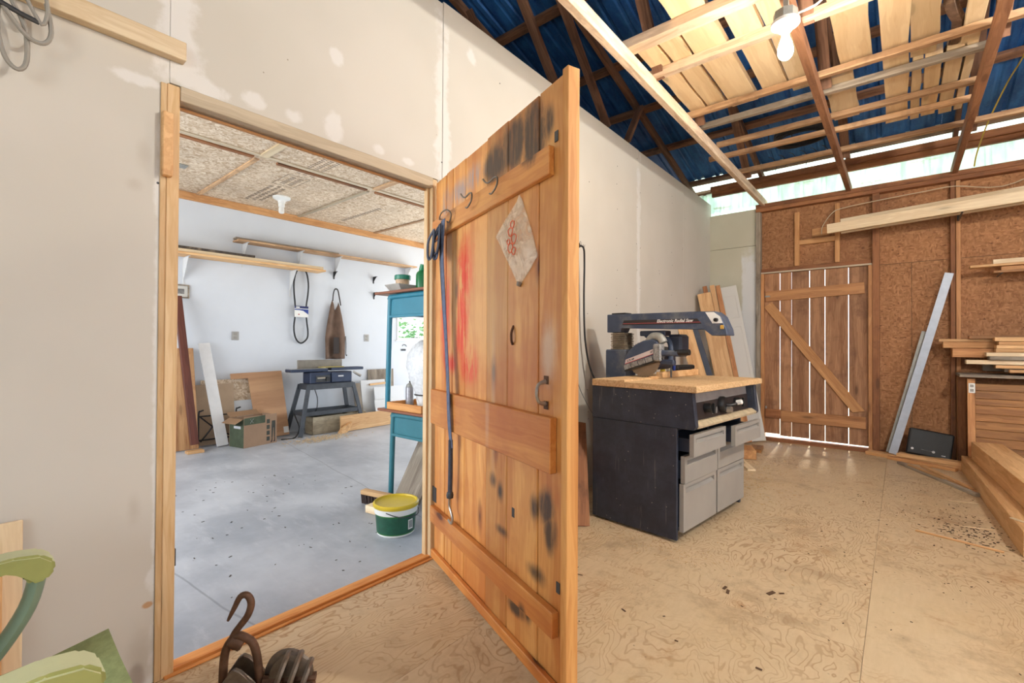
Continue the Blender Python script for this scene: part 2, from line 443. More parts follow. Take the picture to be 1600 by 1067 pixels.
SLATW = wood('rough_slat_wood', rgb(150, 112, 80), rgb(206, 168, 128), rough=.75, dirt=rgb(126, 96, 72))
GREYW = wood('grey_old_wood', rgb(112, 100, 88), rgb(160, 148, 132), rough=.85, dirt=rgb(96, 82, 70))
JOIST = wood('pale_joist_wood', rgb(188, 160, 132), rgb(230, 208, 182), rough=.7, dirt=rgb(170, 140, 116))
CREAM = wood('fresh_sawn_board', rgb(214, 176, 122), rgb(240, 212, 164), knots=.35, rough=.65, grain=.6)
PINE = wood('pine_lumber', rgb(196, 144, 92), rgb(228, 186, 134), rough=.62)
PALE = wood('pale_spruce', rgb(212, 184, 144), rgb(238, 218, 184), knots=.5, rough=.6)
CEDAR = wood('cedar_panel_wood', rgb(124, 80, 42), rgb(172, 122, 70), knots=.1, rough=.55, var=.28)
STUD = wood('brown_stud_wood', rgb(118, 72, 42), rgb(160, 106, 66), 'X', rough=.7, dirt=rgb(96, 60, 38))
STUDL = wood('stud_pine', rgb(176, 122, 74), rgb(212, 160, 106), 'X', rough=.65)
BDOOR = wood('barn_door_plank', rgb(138, 94, 62), rgb(186, 138, 100), 'X', knots=.7, rough=.7, dirt=rgb(120, 82, 58))
BRAIL = wood('barn_door_rail', rgb(158, 104, 62), rgb(200, 146, 96), 'X', knots=.6, rough=.65)
FRAMEW = wood('door_frame_pine', rgb(208, 168, 116), rgb(230, 200, 156), 'Z', knots=.3, rough=.55)
FRAMEX = wood('door_frame_pine_along', rgb(178, 160, 134), rgb(206, 190, 164), 'X', knots=.3, rough=.6)
SILLW = wood('threshold_pine', rgb(196, 120, 54), rgb(228, 164, 94), 'X', rough=.6)
BRLAM = wood('brown_laminate', rgb(112, 62, 40), rgb(150, 92, 62), 'X', knots=0, rough=.4, gs=1.5)
DKPOLE = wood('dark_stained_pole', rgb(70, 34, 26), rgb(98, 52, 40), 'X', knots=0, rough=.5)
PLYB = wood('lauan_plywood', rgb(168, 126, 92), rgb(194, 152, 114), 'Y', knots=0, rough=.6, var=.03, gs=.6, grain=.4)
OSBW = osb('brown_osb', [rgb(132, 88, 54), rgb(158, 110, 70), rgb(180, 130, 88), rgb(148, 101, 64), rgb(168, 118, 78)], 1.3, stain=rgb(128, 84, 54), fleck=rgb(84, 50, 30))
OSBC = osb('pale_osb', [rgb(190, 164, 134), rgb(214, 192, 166), rgb(232, 216, 194), rgb(204, 178, 148), rgb(176, 148, 118)], 1.1, .05)
GWALL = plain('white_painted_wall', rgb(214, 219, 226), .8, 0, .025, 1.4)
TEAL = plain('teal_enamel', rgb(54, 118, 130), .38, 0, .08, 5)
TEAL2 = plain('bright_teal_enamel', rgb(44, 124, 146), .38, 0, .06, 5)
NAVY = plain('dusty_navy_enamel', rgb(52, 60, 78), .5, .1, .12, 6, dirt=rgb(78, 82, 92))
NAVY2 = plain('dusty_navy_casting', rgb(66, 78, 100), .5, .1, .12, 8, dirt=rgb(120, 122, 122))
DRAW = plain('grey_drawer_plastic', rgb(156, 152, 145), .5, 0, .04, 5)
BLACK = plain('black_plastic', rgb(26, 26, 28), .45, 0, .1, 8)
DKMET = plain('dark_steel', rgb(72, 74, 76), .45, .5, .2, 12, dirt=rgb(52, 46, 40))
STEEL = plain('bare_steel', rgb(178, 176, 170), .32, .8, .1, 20)
GSTEEL = plain('grey_cast_metal', rgb(158, 158, 152), .5, .35, .12, 16)
WHITEP = plain('white_plastic', rgb(236, 236, 232), .4)
PBOARD = osb('particle_board', [rgb(196, 154, 104), rgb(214, 176, 128), rgb(228, 194, 148)], 3.0, .03)
# ================================================================== the setting
XL, YB = -1.95, 6.49            # partition wall plane, back wall plane
# ---- floor
fl = thing('floor', 'plywood sheet floor of the workshop, worn and dusted with sawdust', kind='structure')
box('subfloor', (XL-.055, -2.35, -.14), (3.85, YB+.08, -.022), PLYF, fl, 0, False)
xs = [XL, -1.33, -.11, 1.11, 2.33, 3.75]
for i in range(5):
    ys = [-2.3, -.83+.6*(i % 2), 1.61+.61*(i % 2), 4.05+.61*(i % 2), YB]
    for a, b in zip(ys, ys[1:]):
        box('plywood_sheet', (xs[i]+.0006, a+.0006, -.02), (xs[i+1]-.0006, b-.0006, 0), PLYF, fl, .0008)
# ---- partition wall with the doorway
wl = thing('wall_left', 'unpainted drywall partition with mud patches around the doorway', kind='structure')
DY0, DY1, DZ = .47, 1.69, 2.06          # rough opening
for a, b, z0, z1 in ((-2.3, DY0, -.05, 3.04), (DY1, YB, -.05, 3.04), (DY0, DY1, DZ, 3.04)):
    box('wall_core', (XL-.045, a, z0), (XL-.0135, b, z1), GREYW, wl, 0, False)
pan = [(-2.3, DY0-.0009, 0., 3.05), (DY0, 1.722, DZ, 3.05), (1.726, 2.79, 0, 3.065), (2.793, 4.24, 0, 3.055), (4.243, 5.46, 0, 3.05), (5.463, YB, 0, 3.05)]
for a, b, z0, z1 in pan:
    box('drywall_panel', (XL-.013, a, z0), (XL, b, z1), DRY, wl, .0015, False)
box('drywall_panel', (XL-.013, DY1+.001, 0), (XL, 1.7255, DZ-.001), DRY, wl, .001, False)
bm = bmesh.new()
for i in range(86):                                            # screw heads
    y = random.choice([.45, .45, 1.73, 2.2, 2.75, 2.83, 3.3, 3.8, 4.2, 4.28, 4.75, 5.1, 5.43, 5.5, 5.9, 6.3])+random.uniform(-.012, .012); z = random.uniform(.2, 3.0)
    if DY0 < y < DY1 and z < 2.1: continue
    add_lathe(bm, [(.0045, 0), (.0045, .0008), (0, .0008)], 6, Matrix.Translation((XL, y, z)) @ Matrix.Rotation(R(90), 4, 'Y'))
tag(from_bm('screw_head', bm, DKMET, wl), kind='stuff')
gp = thing('wall_near', 'white garage side of the partition wall', kind='structure')
for a, b, z0, z1 in ((-1.72, DY0, -.06, 2.96), (DY1, 7.32, -.06, 2.96), (DY0, DY1, DZ, 2.96)):
    box('garage_drywall', (XL-.058, a, z0), (XL-.0455, b, z1), GWALL, gp, 0, False)
# doorway frame
tr = thing('trim_1', 'raw pine door frame lining the open doorway', kind='structure')
box('jamb', (XL-.062, DY0-.008, -.055), (XL+.004, DY0+.030, DZ-.005), FRAMEW, tr, .003)
box('jamb', (XL-.062, DY1-.034, -.055), (XL+.001, DY1-.001, DZ-.005), FRAMEW, tr, .003)
box('door_stop', (XL-.058, DY1-.046, -.055), (XL-.028, DY1-.0345, 2.02), FRAMEW, tr, .002)
box('casing_strip', (XL, DY0-.026, 0), (XL+.006, DY0-.009, DZ-.01), FRAMEW, tr, .0015)
board('head_jamb', (XL-.028, DY0+.031, DZ-.0265), (XL-.028, DY1-.035, DZ-.0265), .066, .052, FRAMEX, tr)
board('head_stop', (XL-.050, DY0+.031, DZ-.060), (XL-.050, DY1-.047, DZ-.060), .016, .009, STUDL, tr)
board('threshold', (XL-.032, DY0-.005, .002), (XL-.032, DY1, .002), .058, .026, SILLW, tr)
board('threshold_strip', (XL+.010, DY0, .003), (XL+.010, DY1+.15, .003), .018, .007, SILLW, tr)
box('strike_plate', (XL-.03, DY0+.030, .37), (XL-.008, DY0+.036, .43), DKMET, tr, .001)
# ---- back wall
wb = thing('wall_back', 'brown oriented strand board back wall with exposed studs', kind='structure')
for x0, x1, z0, z1 in ((-.236, .09, 0, 2.055), (.093, 1.30, 0, 2.055), (1.303, 2.5, 0, 2.055), (2.503, 3.75, 0, 2.055), (-1.335, -.24, 2.10, 2.83), (-.236, .98, 2.058, 2.83), (.983, 2.2, 2.058, 2.83), (2.203, 3.75, 2.058, 2.83)):
    box('strand_board', (x0, YB, z0), (x1, YB+.012, z1), OSBW, wb, .001)
for z0, z1 in ((0, 2.425), (2.43, 2.885)):
    box('drywall_panel', (XL, YB-.045, z0), (-1.392, YB-.032, z1), DRYB, wb, .0015, False)
box('wall_core', (XL-.1, YB-.031, -.05), (-1.39, YB+.05, 2.885), GREYW, wb, 0, False)
for x0, x1, z0, z1 in ((-.238, 3.8, -.3, 2.83), (-1.42, -.238, 2.06, 2.83), (XL-.2, -1.32, -.3, 2.83)): box('light_stop_sheathing', (x0, YB+.013, z0), (x1, YB+.03, z1), GREYW, wb, 0, False)  # added behind the boards to stop sunlight at the panel seams
def vstud(x, z0, z1, w=.045, d=.075, m=STUD, y=None): return board('stud', (x, (y or YB)-d/2, z0), (x, (y or YB)-d/2, z1), w, d, m, wb, up=(0, -1, 0))
vstud(-1.362, 0, 2.83, .052, .08, GREYW)
vstud(-.205, 0, 2.83, .062, .075)
vstud(.405, 0, 2.83, .036, .075); vstud(.445, 0, 2.83, .034, .065, BRAIL)
for x in (1.05, 1.66, 2.27, 2.88, 3.5): vstud(x, 0, 2.83)
vstud(-.95, 2.125, 2.765, .05, .045, STUDL); vstud(-.553, 2.125, 2.80, .045, .045, STUDL)
board('blocking', (-.925, YB-.022, 2.40), (-.576, YB-.022, 2.40), .04, .055, STUDL, wb)
board('header', (-1.335, YB-.02, 2.10), (-.24, YB-.02, 2.10), .04, .045, STUD, wb)
board('bottom_plate', (-.17, YB-.04, .019), (.387, YB-.04, .019), .08, .036, STUD, wb)
board('top_plate', (-1.39, YB-.03, 2.852), (3.75, YB-.03, 2.852), .11, .042, STUD, wb)
board('top_plate', (-1.39, YB-.025, 2.90), (3.75, YB-.025, 2.90), .12, .05, STUD, wb)
board('scrap_block', (-.80, YB-.012, 2.50), (-.63, YB-.012, 2.50), .022, .095, STUDL, wb)
# ---- roof: steel sheets on purlins and trusses
OLDL = wood('brown_joist_wood', rgb(124, 82, 56), rgb(168, 120, 86), rough=.75, dirt=rgb(104, 70, 50))
ce = thing('ceiling', 'open pole barn roof of blue steel on wooden trusses', kind='structure')
SL = .273
def zr(y): return 3.27+SL*(6.49-y)           # purlin underside
TX = [-6.5, -5.635, -4.77, -3.905, -3.04, -2.175, -1.31, -.445, .42, 1.285, 2.15, 3.015]
RIDGE = 1.3
def rib_profile(w):
    pr = []; x = 0.
    while x < w-1e-6:
        for dx, dz in ((0, 0), (.09, 0), (.105, .007), (.125, .007), (.14, 0), (.178, 0), (.19, .016), (.215, .016), (.2285, 0)):
            if x+dx <= w+1e-6: pr.append((x+dx, dz))
        x += .2286
    return pr
def ribbed(name, x0, w, a, b, mat, parent):
    bm = bmesh.new(); pr = rib_profile(w); A = Vector(a); B = Vector(b); n = Vector((0, -(B-A).z, (B-A).y)).normalized()
    if n.z < 0: n = -n
    rows = [[bm.verts.new((x0+px, p.y+n.y*pz, p.z+n.z*pz)) for px, pz in pr] for p in (A, B)]
    for i in range(len(pr)-1): bm.faces.new((rows[0][i], rows[0][i+1], rows[1][i+1], rows[1][i]))
    o = from_bm(name, bm, mat, parent)
    so = o.modifiers.new('thickness', 'SOLIDIFY'); so.thickness = .002
    return o
x = -7.0
while x < 4.2:
    ribbed('roof_panel', x, .9144, (0, 6.30, zr(6.30)+.042), (0, RIDGE, zr(RIDGE)+.042), ROOF, ce)
    ribbed('roof_panel', x, .9144, (0, -3.6, zr(2*RIDGE+3.6)+.042), (0, RIDGE, zr(RIDGE)+.042), ROOF, ce)
    x += .9144
def fibre_mat():
    M = Mat('pale_green_fibreglass', .5); v = M.coord()
    f, _ = M.noise(M.scale(v, (4, 1, 1)), 3., 5., .65)
    col = M.mix(f.step(.35, .7), rgb(206, 224, 216), rgb(234, 243, 240))
    g, _ = M.noise(M.scale(v, (1, 9, 9)), 2., 5., .7); col = M.mix(g.step(.56, .7)*.5, col, rgb(166, 160, 128))
    t = M.n('ShaderNodeBsdfTranslucent'); d = M.n('ShaderNodeBsdfDiffuse'); mx = M.n('ShaderNodeMixShader'); mx.inputs[0].default_value = .75
    M.L(col, t.inputs[0]); M.L(col, d.inputs[0]); M.L(d.outputs[0], mx.inputs[1]); M.L(t.outputs[0], mx.inputs[2])
    M.L(mx.outputs[0], M.nt.nodes['Material Output'].inputs[0]); return M.m
FIB = fibre_mat()
ea = thing('trim_2', 'pale translucent ribbed fibreglass panels closing the eave gap', kind='structure')
x = -2.5
while x < 4.1:
    ribbed('eave_panel', x, .9144, (0, 6.80, zr(6.80)+.045), (0, 6.27, zr(6.27)+.050), FIB, ea)
    bm = bmesh.new(); pr = rib_profile(.9144)
    rows = [[bm.verts.new((x+px, 6.60+pz, z)) for px, pz in pr] for z in (2.80, 3.275)]
    for i in range(len(pr)-1): bm.faces.new((rows[0][i], rows[0][i+1], rows[1][i+1], rows[1][i]))
    o = from_bm('siding_panel', bm, FIB, ea); so = o.modifiers.new('thickness', 'SOLIDIFY'); so.thickness = .002
    x += .9144
for y in (6.60, 6.33, 5.51, 4.82, 4.18, 3.40, 2.70, 2.0, 1.35):
    board('purlin', (-6.9, y, zr(y)+.018), (4.0, y, zr(y)+.018), .085, .038, OLDW, ce, up=(0, SL, 1))
for y in (.6, -.3, -1.2, -2.1): board('purlin', (-6.9, y, zr(2*RIDGE-y)+.018), (4.0, y, zr(2*RIDGE-y)+.018), .085, .038, OLDW, ce, up=(0, -SL, 1))
JZ0, JZ1 = 2.90, 2.99
for tx in TX:
    main = tx > -2.0
    board('rafter', (tx, 6.52, zr(6.52)-.046), (tx, RIDGE, zr(RIDGE)-.046), .038, .088, OLDW, ce, up=(0, SL, 1))
    board('rafter', (tx, -2.6, zr(2*RIDGE+2.6)-.046), (tx, RIDGE, zr(RIDGE)-.046), .038, .088, OLDW, ce, up=(0, -SL, 1))
    if main:
        jm = JOIST if tx < -1 else OLDL  # leftmost joist in paler wood, the bulb's light put into its colour
        board('joist', (tx, 6.56, 2.945), (tx, -2.3, 2.945), .045, .09, jm, ce)
    for (ya, yb) in ((3.95, 2.95), (3.10, 1.9), (4.36, 4.68), (5.5, 4.6)):
        za = 3.23 if not main else 2.99
        if ya == 5.5 and not main: continue
        if ya == 4.36 and main: continue
        board('truss_web', (tx+.041, ya, za), (tx+.041, yb, zr(yb)-.05), .036, .07, OLDW, ce, up=(1, 0, 0))
# battens nailed across the joists, the loft rack
BAY = [(-1.40, -.35), (-.46, .50), (.40, 1.4)]
for y, w, t, m, x0, x1 in ((2.69, .09, .058, JOIST, -1.335, 1.4), (3.08, .05, .058, JOIST, -1.335, 1.4), (3.78, .042, .042, SLATW, -1.335, 1.4), (4.05, .042, .045, GREYW, -1.30, .45), (4.50, .042, .042, SLATW, -1.30, .43),
                           (4.80, .042, .042, SLATW, -1.46, .42), (5.33, .042, .042, SLATW, -1.34, 1.4), (6.37, .04, .085, STUD, -1.9, 3.7), (6.31, .04, .07, STUD, -1.9, 3.7)):
    zt = 2.992 if y < 5.5 else (3.11 if y > 6.35 else 3.16)
    board('rack_batten', (x0, y, zt+t/2), (x1, y+.03*(y > 4.4 and y < 5), zt+t/2), w, t, m, ce)
# ---- other walls of the workshop (behind and beside the camera), window openings added for the fill lights
wr = thing('wall_rear', 'drywall rear wall with an added window opening', kind='structure')
for lo, hi in (((XL, -2.42, -.05), (-.2, -2.3, 4.0)), ((2.4, -2.42, -.05), (3.85, -2.3, 4.0)), ((-.2, -2.42, -.05), (2.4, -2.3, 1.0)), ((-.2, -2.42, 2.5), (2.4, -2.3, 4.0))):
    box('wall_core', lo, hi, DRYB, wr, 0, False)
wg = thing('wall_right', 'strand board side wall with an added window opening', kind='structure')
for lo, hi in (((3.8, -2.4, -.05), (3.9, 1.2, 4.3)), ((3.8, 3.6, -.05), (3.9, YB+.1, 4.3)), ((3.8, 1.2, -.05), (3.9, 3.6, 1.05)), ((3.8, 1.2, 2.45), (3.9, 3.6, 4.3))):
    box('strand_board', lo, hi, OSBW, wg, 0)
for nm, lab, ax, c, a0, a1, z0, z1 in (('window_2', 'added unseen window in the rear workshop wall', 'Y', -2.36, -.2, 2.4, 1.0, 2.5), ('window_3', 'added unseen window in the right workshop wall', 'X', 3.85, 1.2, 3.6, 1.05, 2.45)):
    w2 = thing(nm, lab, kind='structure')
    for b0, b1, y0, y1 in ((a0, a0+.05, z0, z1), (a1-.05, a1, z0, z1), (a0+.05, a1-.05, z0, z0+.05), (a0+.05, a1-.05, z1-.05, z1), ((a0+a1)/2-.025, (a0+a1)/2+.025, z0+.05, z1-.05)):
        lo, hi = ((b0, c-.03, y0), (b1, c+.03, y1)) if ax == 'Y' else ((c-.03, b0, y0), (c+.03, b1, y1)); box('window_frame', lo, hi, WHITEP, w2, .003)
wt = thing('wall_gable', 'closed gable end above the garage', kind='structure')
box('wall_core', (-7.0, -2.4, 2.99), (-6.9, 6.6, 4.8), GREYW, wt, 0, False)
# ---- garage seen through the doorway
GX, GF, GC = -6.5, -.06, 2.95
gf = thing('garage_floor', 'cool grey concrete floor of the garage', kind='structure')
box('slab', (GX-.1, -1.8, GF-.1), (XL-.06, 7.4, GF), CONC, gf, 0, False)
gw = thing('wall_far', 'white painted far wall of the garage with a small window', kind='structure')
WY0, WY1, WZ0, WZ1 = 4.76, 5.75, 1.24, 1.64
for lo, hi in (((GX-.1, -1.8, GF), (GX, WY0, GC)), ((GX-.1, WY1, GF), (GX, 7.4, GC)), ((GX-.1, WY0, GF), (GX, WY1, WZ0)), ((GX-.1, WY0, WZ1), (GX, WY1, GC))):
    box('wall_core', lo, hi, GWALL, gw, 0, False)
def glass_mat():
    M = Mat('window_glass', .05); M.b.inputs['Transmission Weight'].default_value = 1.; M.b.inputs['IOR'].default_value = 1.05
    return M.out((.95, .98, .97))
GLASS = glass_mat()
wn = thing('window_1', 'small white framed sliding window low in the far garage wall', kind='structure')
for lo, hi in (((GX-.06, WY0, WZ0), (GX+.012, WY0+.035, WZ1)), ((GX-.06, WY1-.035, WZ0), (GX+.012, WY1, WZ1)), ((GX-.06, WY0+.035, WZ0), (GX+.012, WY1-.035, WZ0+.035)), ((GX-.06, WY0+.035, WZ1-.03), (GX+.012, WY1-.035, WZ1))):
    box('window_frame', lo, hi, WHITEP, wn, .003)
box('window_sash', (GX-.05, 5.22, WZ0+.035), (GX-.02, 5.25, WZ1-.03), WHITEP, wn, .003)
box('pane', (GX-.042, WY0+.036, WZ0+.036), (GX-.038, 5.219, WZ1-.031), GLASS, wn, 0); box('pane', (GX-.042, 5.251, WZ0+.036), (GX-.038, WY1-.036, WZ1-.031), GLASS, wn, 0)
board('window_sill', (GX+.015, WY0-.03, WZ0-.012), (GX+.015, WY1+.03, WZ0-.012), .03, .018, WHITEP, wn)
box('sash_lock', (GX+.012, 5.05, WZ0+.036), (GX+.02, 5.2, WZ0+.046), DKMET, wn, .001)
# unseen garage ends, with openings added for the fill lights
for nm, y0, y1, lab in (('wall_end', 7.32, 7.42, 'garage end wall with an added open bay'), ('wall_side', -1.82, -1.72, 'garage side wall with an added window opening')):
    we = thing(nm, lab, kind='structure')
    for x0, x1, z0, z1 in ((GX-.1, -6.15, GF, GC), (-2.65, XL-.1, GF, GC), (-6.15, -2.65, 2.35, GC)) + (((-6.15, -2.65, GF, .85),) if y0 < 0 else ()):
        box('wall_core', (x0, y0, z0), (x1, y1, z1), GWALL, we, 0, False)
gc = thing('garage_ceiling', 'pale strand board garage ceiling with wooden joint strips', kind='structure')
sy = [-1.72, -.59, .63, 1.85, 3.07, 4.29, 5.51, 6.73, 7.32]; sx = [GX, -4.72, XL-.059]
for i in range(len(sy)-1):
    for j in range(2):
        box('strand_board', (sx[j]+.001, sy[i]+.001, GC), (sx[j+1]-.001, sy[i+1]-.001, GC+.012), OSBC, gc, .0008)
box('attic_floor', (GX-.4, -1.8, GC+.013), (XL-.06, 7.4, GC+.03), GREYW, gc, 0, False)
for i, y in enumerate(sy[1:-1]):
    board('joint_strip', (GX+.03, y, GC-.008), (-4.77, y, GC-.008), .045, .016, FRAMEX if i % 2 else SLATW, gc)
    board('joint_strip', (-4.66, y+.02, GC-.008), (XL-.10, y+.02, GC-.008), .075, .016, PALE if i % 2 == 0 else SLATW, gc)
for a, b, m in ((-1.7, 1.80, STUD), (2.02, 3.02, STUD), (3.14, 4.25, STUD), (4.34, 7.3, STUD)):
    board('joint_strip', (-4.72, a, GC-.012), (-4.72, b, GC-.012), .05, .024, m, gc)
board('joint_strip', (-4.66, -1.7, GC-.006), (-4.66, 7.3, GC-.006), .06, .012, FRAMEX, gc)
board('cornice_board', (GX+.02, -1.7, GC-.045), (GX+.02, 7.3, GC-.045), .038, .088, STUDL, gc)
board('cornice_board', (XL-.08, -1.7, GC-.02), (XL-.08, 7.3, GC-.02), .04, .04, STUD, gc)
INK = plain('black_ink', rgb(50, 44, 40), .8); FADED = plain('faded_ink', rgb(122, 106, 92), .8)
bm = bmesh.new()                                                # faded grade stamp: dark dashes, too worn to read
rr = random.Random(3)
for row, (n, dx, x0) in enumerate(((9, .085, -6.20), (9, .085, -6.16), (8, .085, -6.13))):
    for k in range(n):
        xa = x0+k*dx; y0 = 2.26+row*.07
        for q in range(3): add_box(bm, (xa+q*.022, y0+rr.uniform(0, .01), GC-.0012), (xa+q*.022+.012, y0+.045, GC-.0004))
for x0, y0, x1, y1 in ((-5.36, 2.24, -4.95, 2.246), (-5.36, 2.47, -4.95, 2.476), (-5.365, 2.24, -5.359, 2.476), (-4.955, 2.24, -4.949, 2.476)): add_box(bm, (x0, y0, GC-.0012), (x1, y1, GC-.0004))
for k in range(7):
    for q in range(2): add_box(bm, (-5.30+k*.045, 2.30+q*.08, GC-.0012), (-5.28+k*.045, 2.35+q*.08, GC-.0004))
for k in range(14):
    for q in range(3): add_box(bm, (-4.85+k*.042, 2.27+q*.07, GC-.0012), (-4.835+k*.042, 2.31+q*.07, GC-.0004))
for k in range(16): add_box(bm, (-6.2+k*.06, 3.55, GC-.0012), (-6.17+k*.06, 3.61, GC-.0004))
tag(from_bm('grade_stamp', bm, FADED, gc), 'faded black stamp on the strand board', kind='stuff')
# ---- outdoors beyond the window, the barn door gaps and the eave
gr = thing('ground', 'pale gravel yard outside the building', kind='structure')
box('ground_slab', (-40, -40, -.6), (40, 40, -.3), plain('pale_gravel', rgb(196, 190, 172), .9, 0, .1, 3), gr, 0, False)
LEAF = plain('leaf_green', rgb(96, 140, 92), .7, 0, .3, 5)
rt = random.Random(5)
for i, (x, y, h) in enumerate(((-15.5, 9.0, 3.6), (-17.5, 12.2, 4.2), (-14.5, 12.8, 3.0), (-18.5, 15.5, 4.6))):
    t = thing('tree', ['leafy tree directly outside the small garage window', 'taller leafy tree beyond the small garage window', 'low leafy bush at the right outside the garage window', 'farthest leafy tree outside the garage window'][i], 'tree', (x, y, -.3), group='trees outside the window')
    tube('trunk', [(0, 0, 0), (.05, .03, h*.4), (0, 0, h*.7)], [.12, .09, .05], OLDW, t)
    bm = bmesh.new()
    for k in range(420):
        a = rt.uniform(0, 6.28); zz = rt.uniform(.12, 1)*h; rad = math.sin(math.pi*min(1, zz/h*.9+.08))**.6*h*.36*rt.uniform(.35, 1)
        c = Vector((rad*math.cos(a), rad*math.sin(a), zz)); q = rt.uniform(.10, .2)
        m = Matrix.Translation(c) @ Matrix.Rotation(rt.uniform(0, 6.28), 4, 'Z') @ Matrix.Rotation(rt.uniform(0, 3), 4, 'X')
        vs = [bm.verts.new(m @ Vector(p)) for p in ((-q, 0, 0), (0, -q*.5, 0), (q, 0, 0), (0, q*.5, .02))]; bm.faces.new(vs)
    tag(from_bm('foliage', bm, LEAF, t), kind='stuff')
# ================================================================== doors
# plank door standing open: local X runs from hinge to free edge, local -Y faces the camera
DA = math.atan2(-.354, .9352)
d1 = thing('door_1', 'orange pine plank door standing open, scorched black and scribbled with red paint', kind='structure', loc=(-1.938, 1.668, 0), rotz=DA)
ub = [.012, .16, .247, .40, .632, .818, 1.038, 1.19]
for a, b in zip(ub, ub[1:]):
    j = random.uniform(-.0025, .0025)
    box('plank', (a+.0024, j, .03), (b-.0024, .030+j, 2.03+random.uniform(-.004, .004)), DOORP, d1, .003, False)
box('edge_strip', (1.191, -.012, .022), (1.222, .036, 2.035), EDGE, d1, .003, False)
def batten(a, b, z0, z1, t=.024): return box('batten', (a, -t-.0015, z0), (b, -.0015, z1), DOORB, d1, .003, False)
batten(.02, 1.135, 1.715, 1.812); batten(.02, 1.155, .735, .917, .028); batten(.02, 1.170, .213, .297, .028); batten(.02, 1.185, .024, .065, .022)
box('seam_shade_sheet', (.02, .0335, .035), (1.18, .0355, 2.02), OLDW, d1, 0, False)  # added dark sheet, stands in for shade in the plank seams
for z0 in (.30, .52, 1.55): box('rear_batten', (.02, .036, z0), (1.18, .055, z0+.12), DOORB, d1, .003, False)
BENT = plain('bent_wire', rgb(120, 112, 100), .4, .7, .1, 20)
def hook(u, z, s=1., nm='coat_hook', spread=.085):
    t = -.0255
    return tube(nm, [(u-spread, t-.004, z+.045*s), (u-spread*.55, t-.010, z+.020*s), (u-spread*.1, t-.014, z+.008*s), (u+spread*.5, t-.018, z+.010*s), (u+spread*1.0, t-.026, z-.004*s), (u+spread*1.05, t-.03, z-.035*s), (u+spread*.6, t-.03, z-.055*s), (u+spread*.15, t-.022, z-.045*s)], .0038, BENT, d1, 6)
hook(.50, 1.805, 1.0); hook(.735, 1.80, 1.0)
tube('coat_hook', [(.14, -.028, 1.80), (.18, -.045, 1.785), (.22, -.058, 1.79), (.26, -.062, 1.80), (.31, -.055, 1.80), (.335, -.045, 1.775), (.30, -.04, 1.745), (.255, -.035, 1.76)], .0036, BENT, d1, 6)
RUSTY = plain('rusty_iron', rgb(92, 62, 44), .7, .4, .3, 14, dirt=rgb(60, 46, 38))
tube('pull_handle', [(1.09, -.003, 1.03), (1.088, -.03, 1.02), (1.092, -.04, .99), (1.092, -.03, .962), (1.09, -.003, .955)], [.008, .006, .0055, .006, .008], STEEL, d1, 8)
for z in (1.035, .95): box('handle_plate', (1.077, -.003, z-.014), (1.104, -.0005, z+.014), RUSTY, d1, .001, False)
tube('slot_hook', [(.866, -.001, 1.225), (.872, -.014, 1.20), (.872, -.014, 1.17), (.864, -.004, 1.155)], .005, RUSTY, d1, 6)
for u, z in ((1.145, 1.84), (1.165, .37), (.871, .52)): box('latch_plate', (u-.010, -.003, z-.018), (u+.010, -.0003, z+.018), DKMET, d1, .001, False)
for z in (.35, 1.75): box('hinge', (-.02, -.004, z-.04), (.045, -.0005, z+.04), DKMET, d1, .001, False)
# barn door in the back wall
d2 = thing('door_2', 'rustic plank barn door with diagonal brace, daylight showing between planks', kind='structure')
t3 = thing('trim_3', 'pine frame around the barn door', kind='structure')
for x0, x1 in ((-1.334, -1.300), (-.272, -.238)): board('jamb', ((x0+x1)/2, YB-.02, 0), ((x0+x1)/2, YB-.02, 2.055), .034, .10, BRAIL, t3, up=(0, -1, 0))
board('head_strip', (-1.334, YB-.045, 2.066), (-.238, YB-.045, 2.066), .05, .018, FRAMEX, t3)
board('sill', (-1.298, YB-.03, .022), (-.274, YB-.03, .022), .09, .044, STUD, t3)
seams = [-1.2995, -1.133, -1.010, -.825, -.673, -.452, -.2725]
gaps = [0, .006, .004, .008, .006, .006, 0]
for i in range(6):
    a = seams[i]+gaps[i]/2; b = seams[i+1]-gaps[i+1]/2; zb = .066+random.uniform(-.008, .008)+(.022 if i == 0 else 0)
    board('plank', ((a+b)/2, YB-.012, zb), ((a+b)/2, YB-.012, 2.078), b-a, .022, BDOOR, d2, up=(0, -1, 0))
board('rail', (-1.285, YB-.036, 1.775), (-.305, YB-.036, 1.812), .024, .125, BRAIL, d2)
board('rail', (-1.287, YB-.036, .335), (-1.12, YB-.036, .335), .023, .11, STUD, d2)
board('rail', (-1.118, YB-.036, .315), (-.295, YB-.036, .315), .024, .13, BRAIL, d2)
board('brace', (-1.26, YB-.0365, 1.675), (-.36, YB-.0365, .435), .105, .022, STUDL, d2, up=(0, -1, 0), cut=.45)
box('latch', (-1.29, YB-.062, 1.765), (-1.235, YB-.049, 1.785), GSTEEL, d2, .002)
box('hinge_plate', (-1.292, YB-.03, .36), (-1.275, YB-.024, .42), GSTEEL, d2, .001)
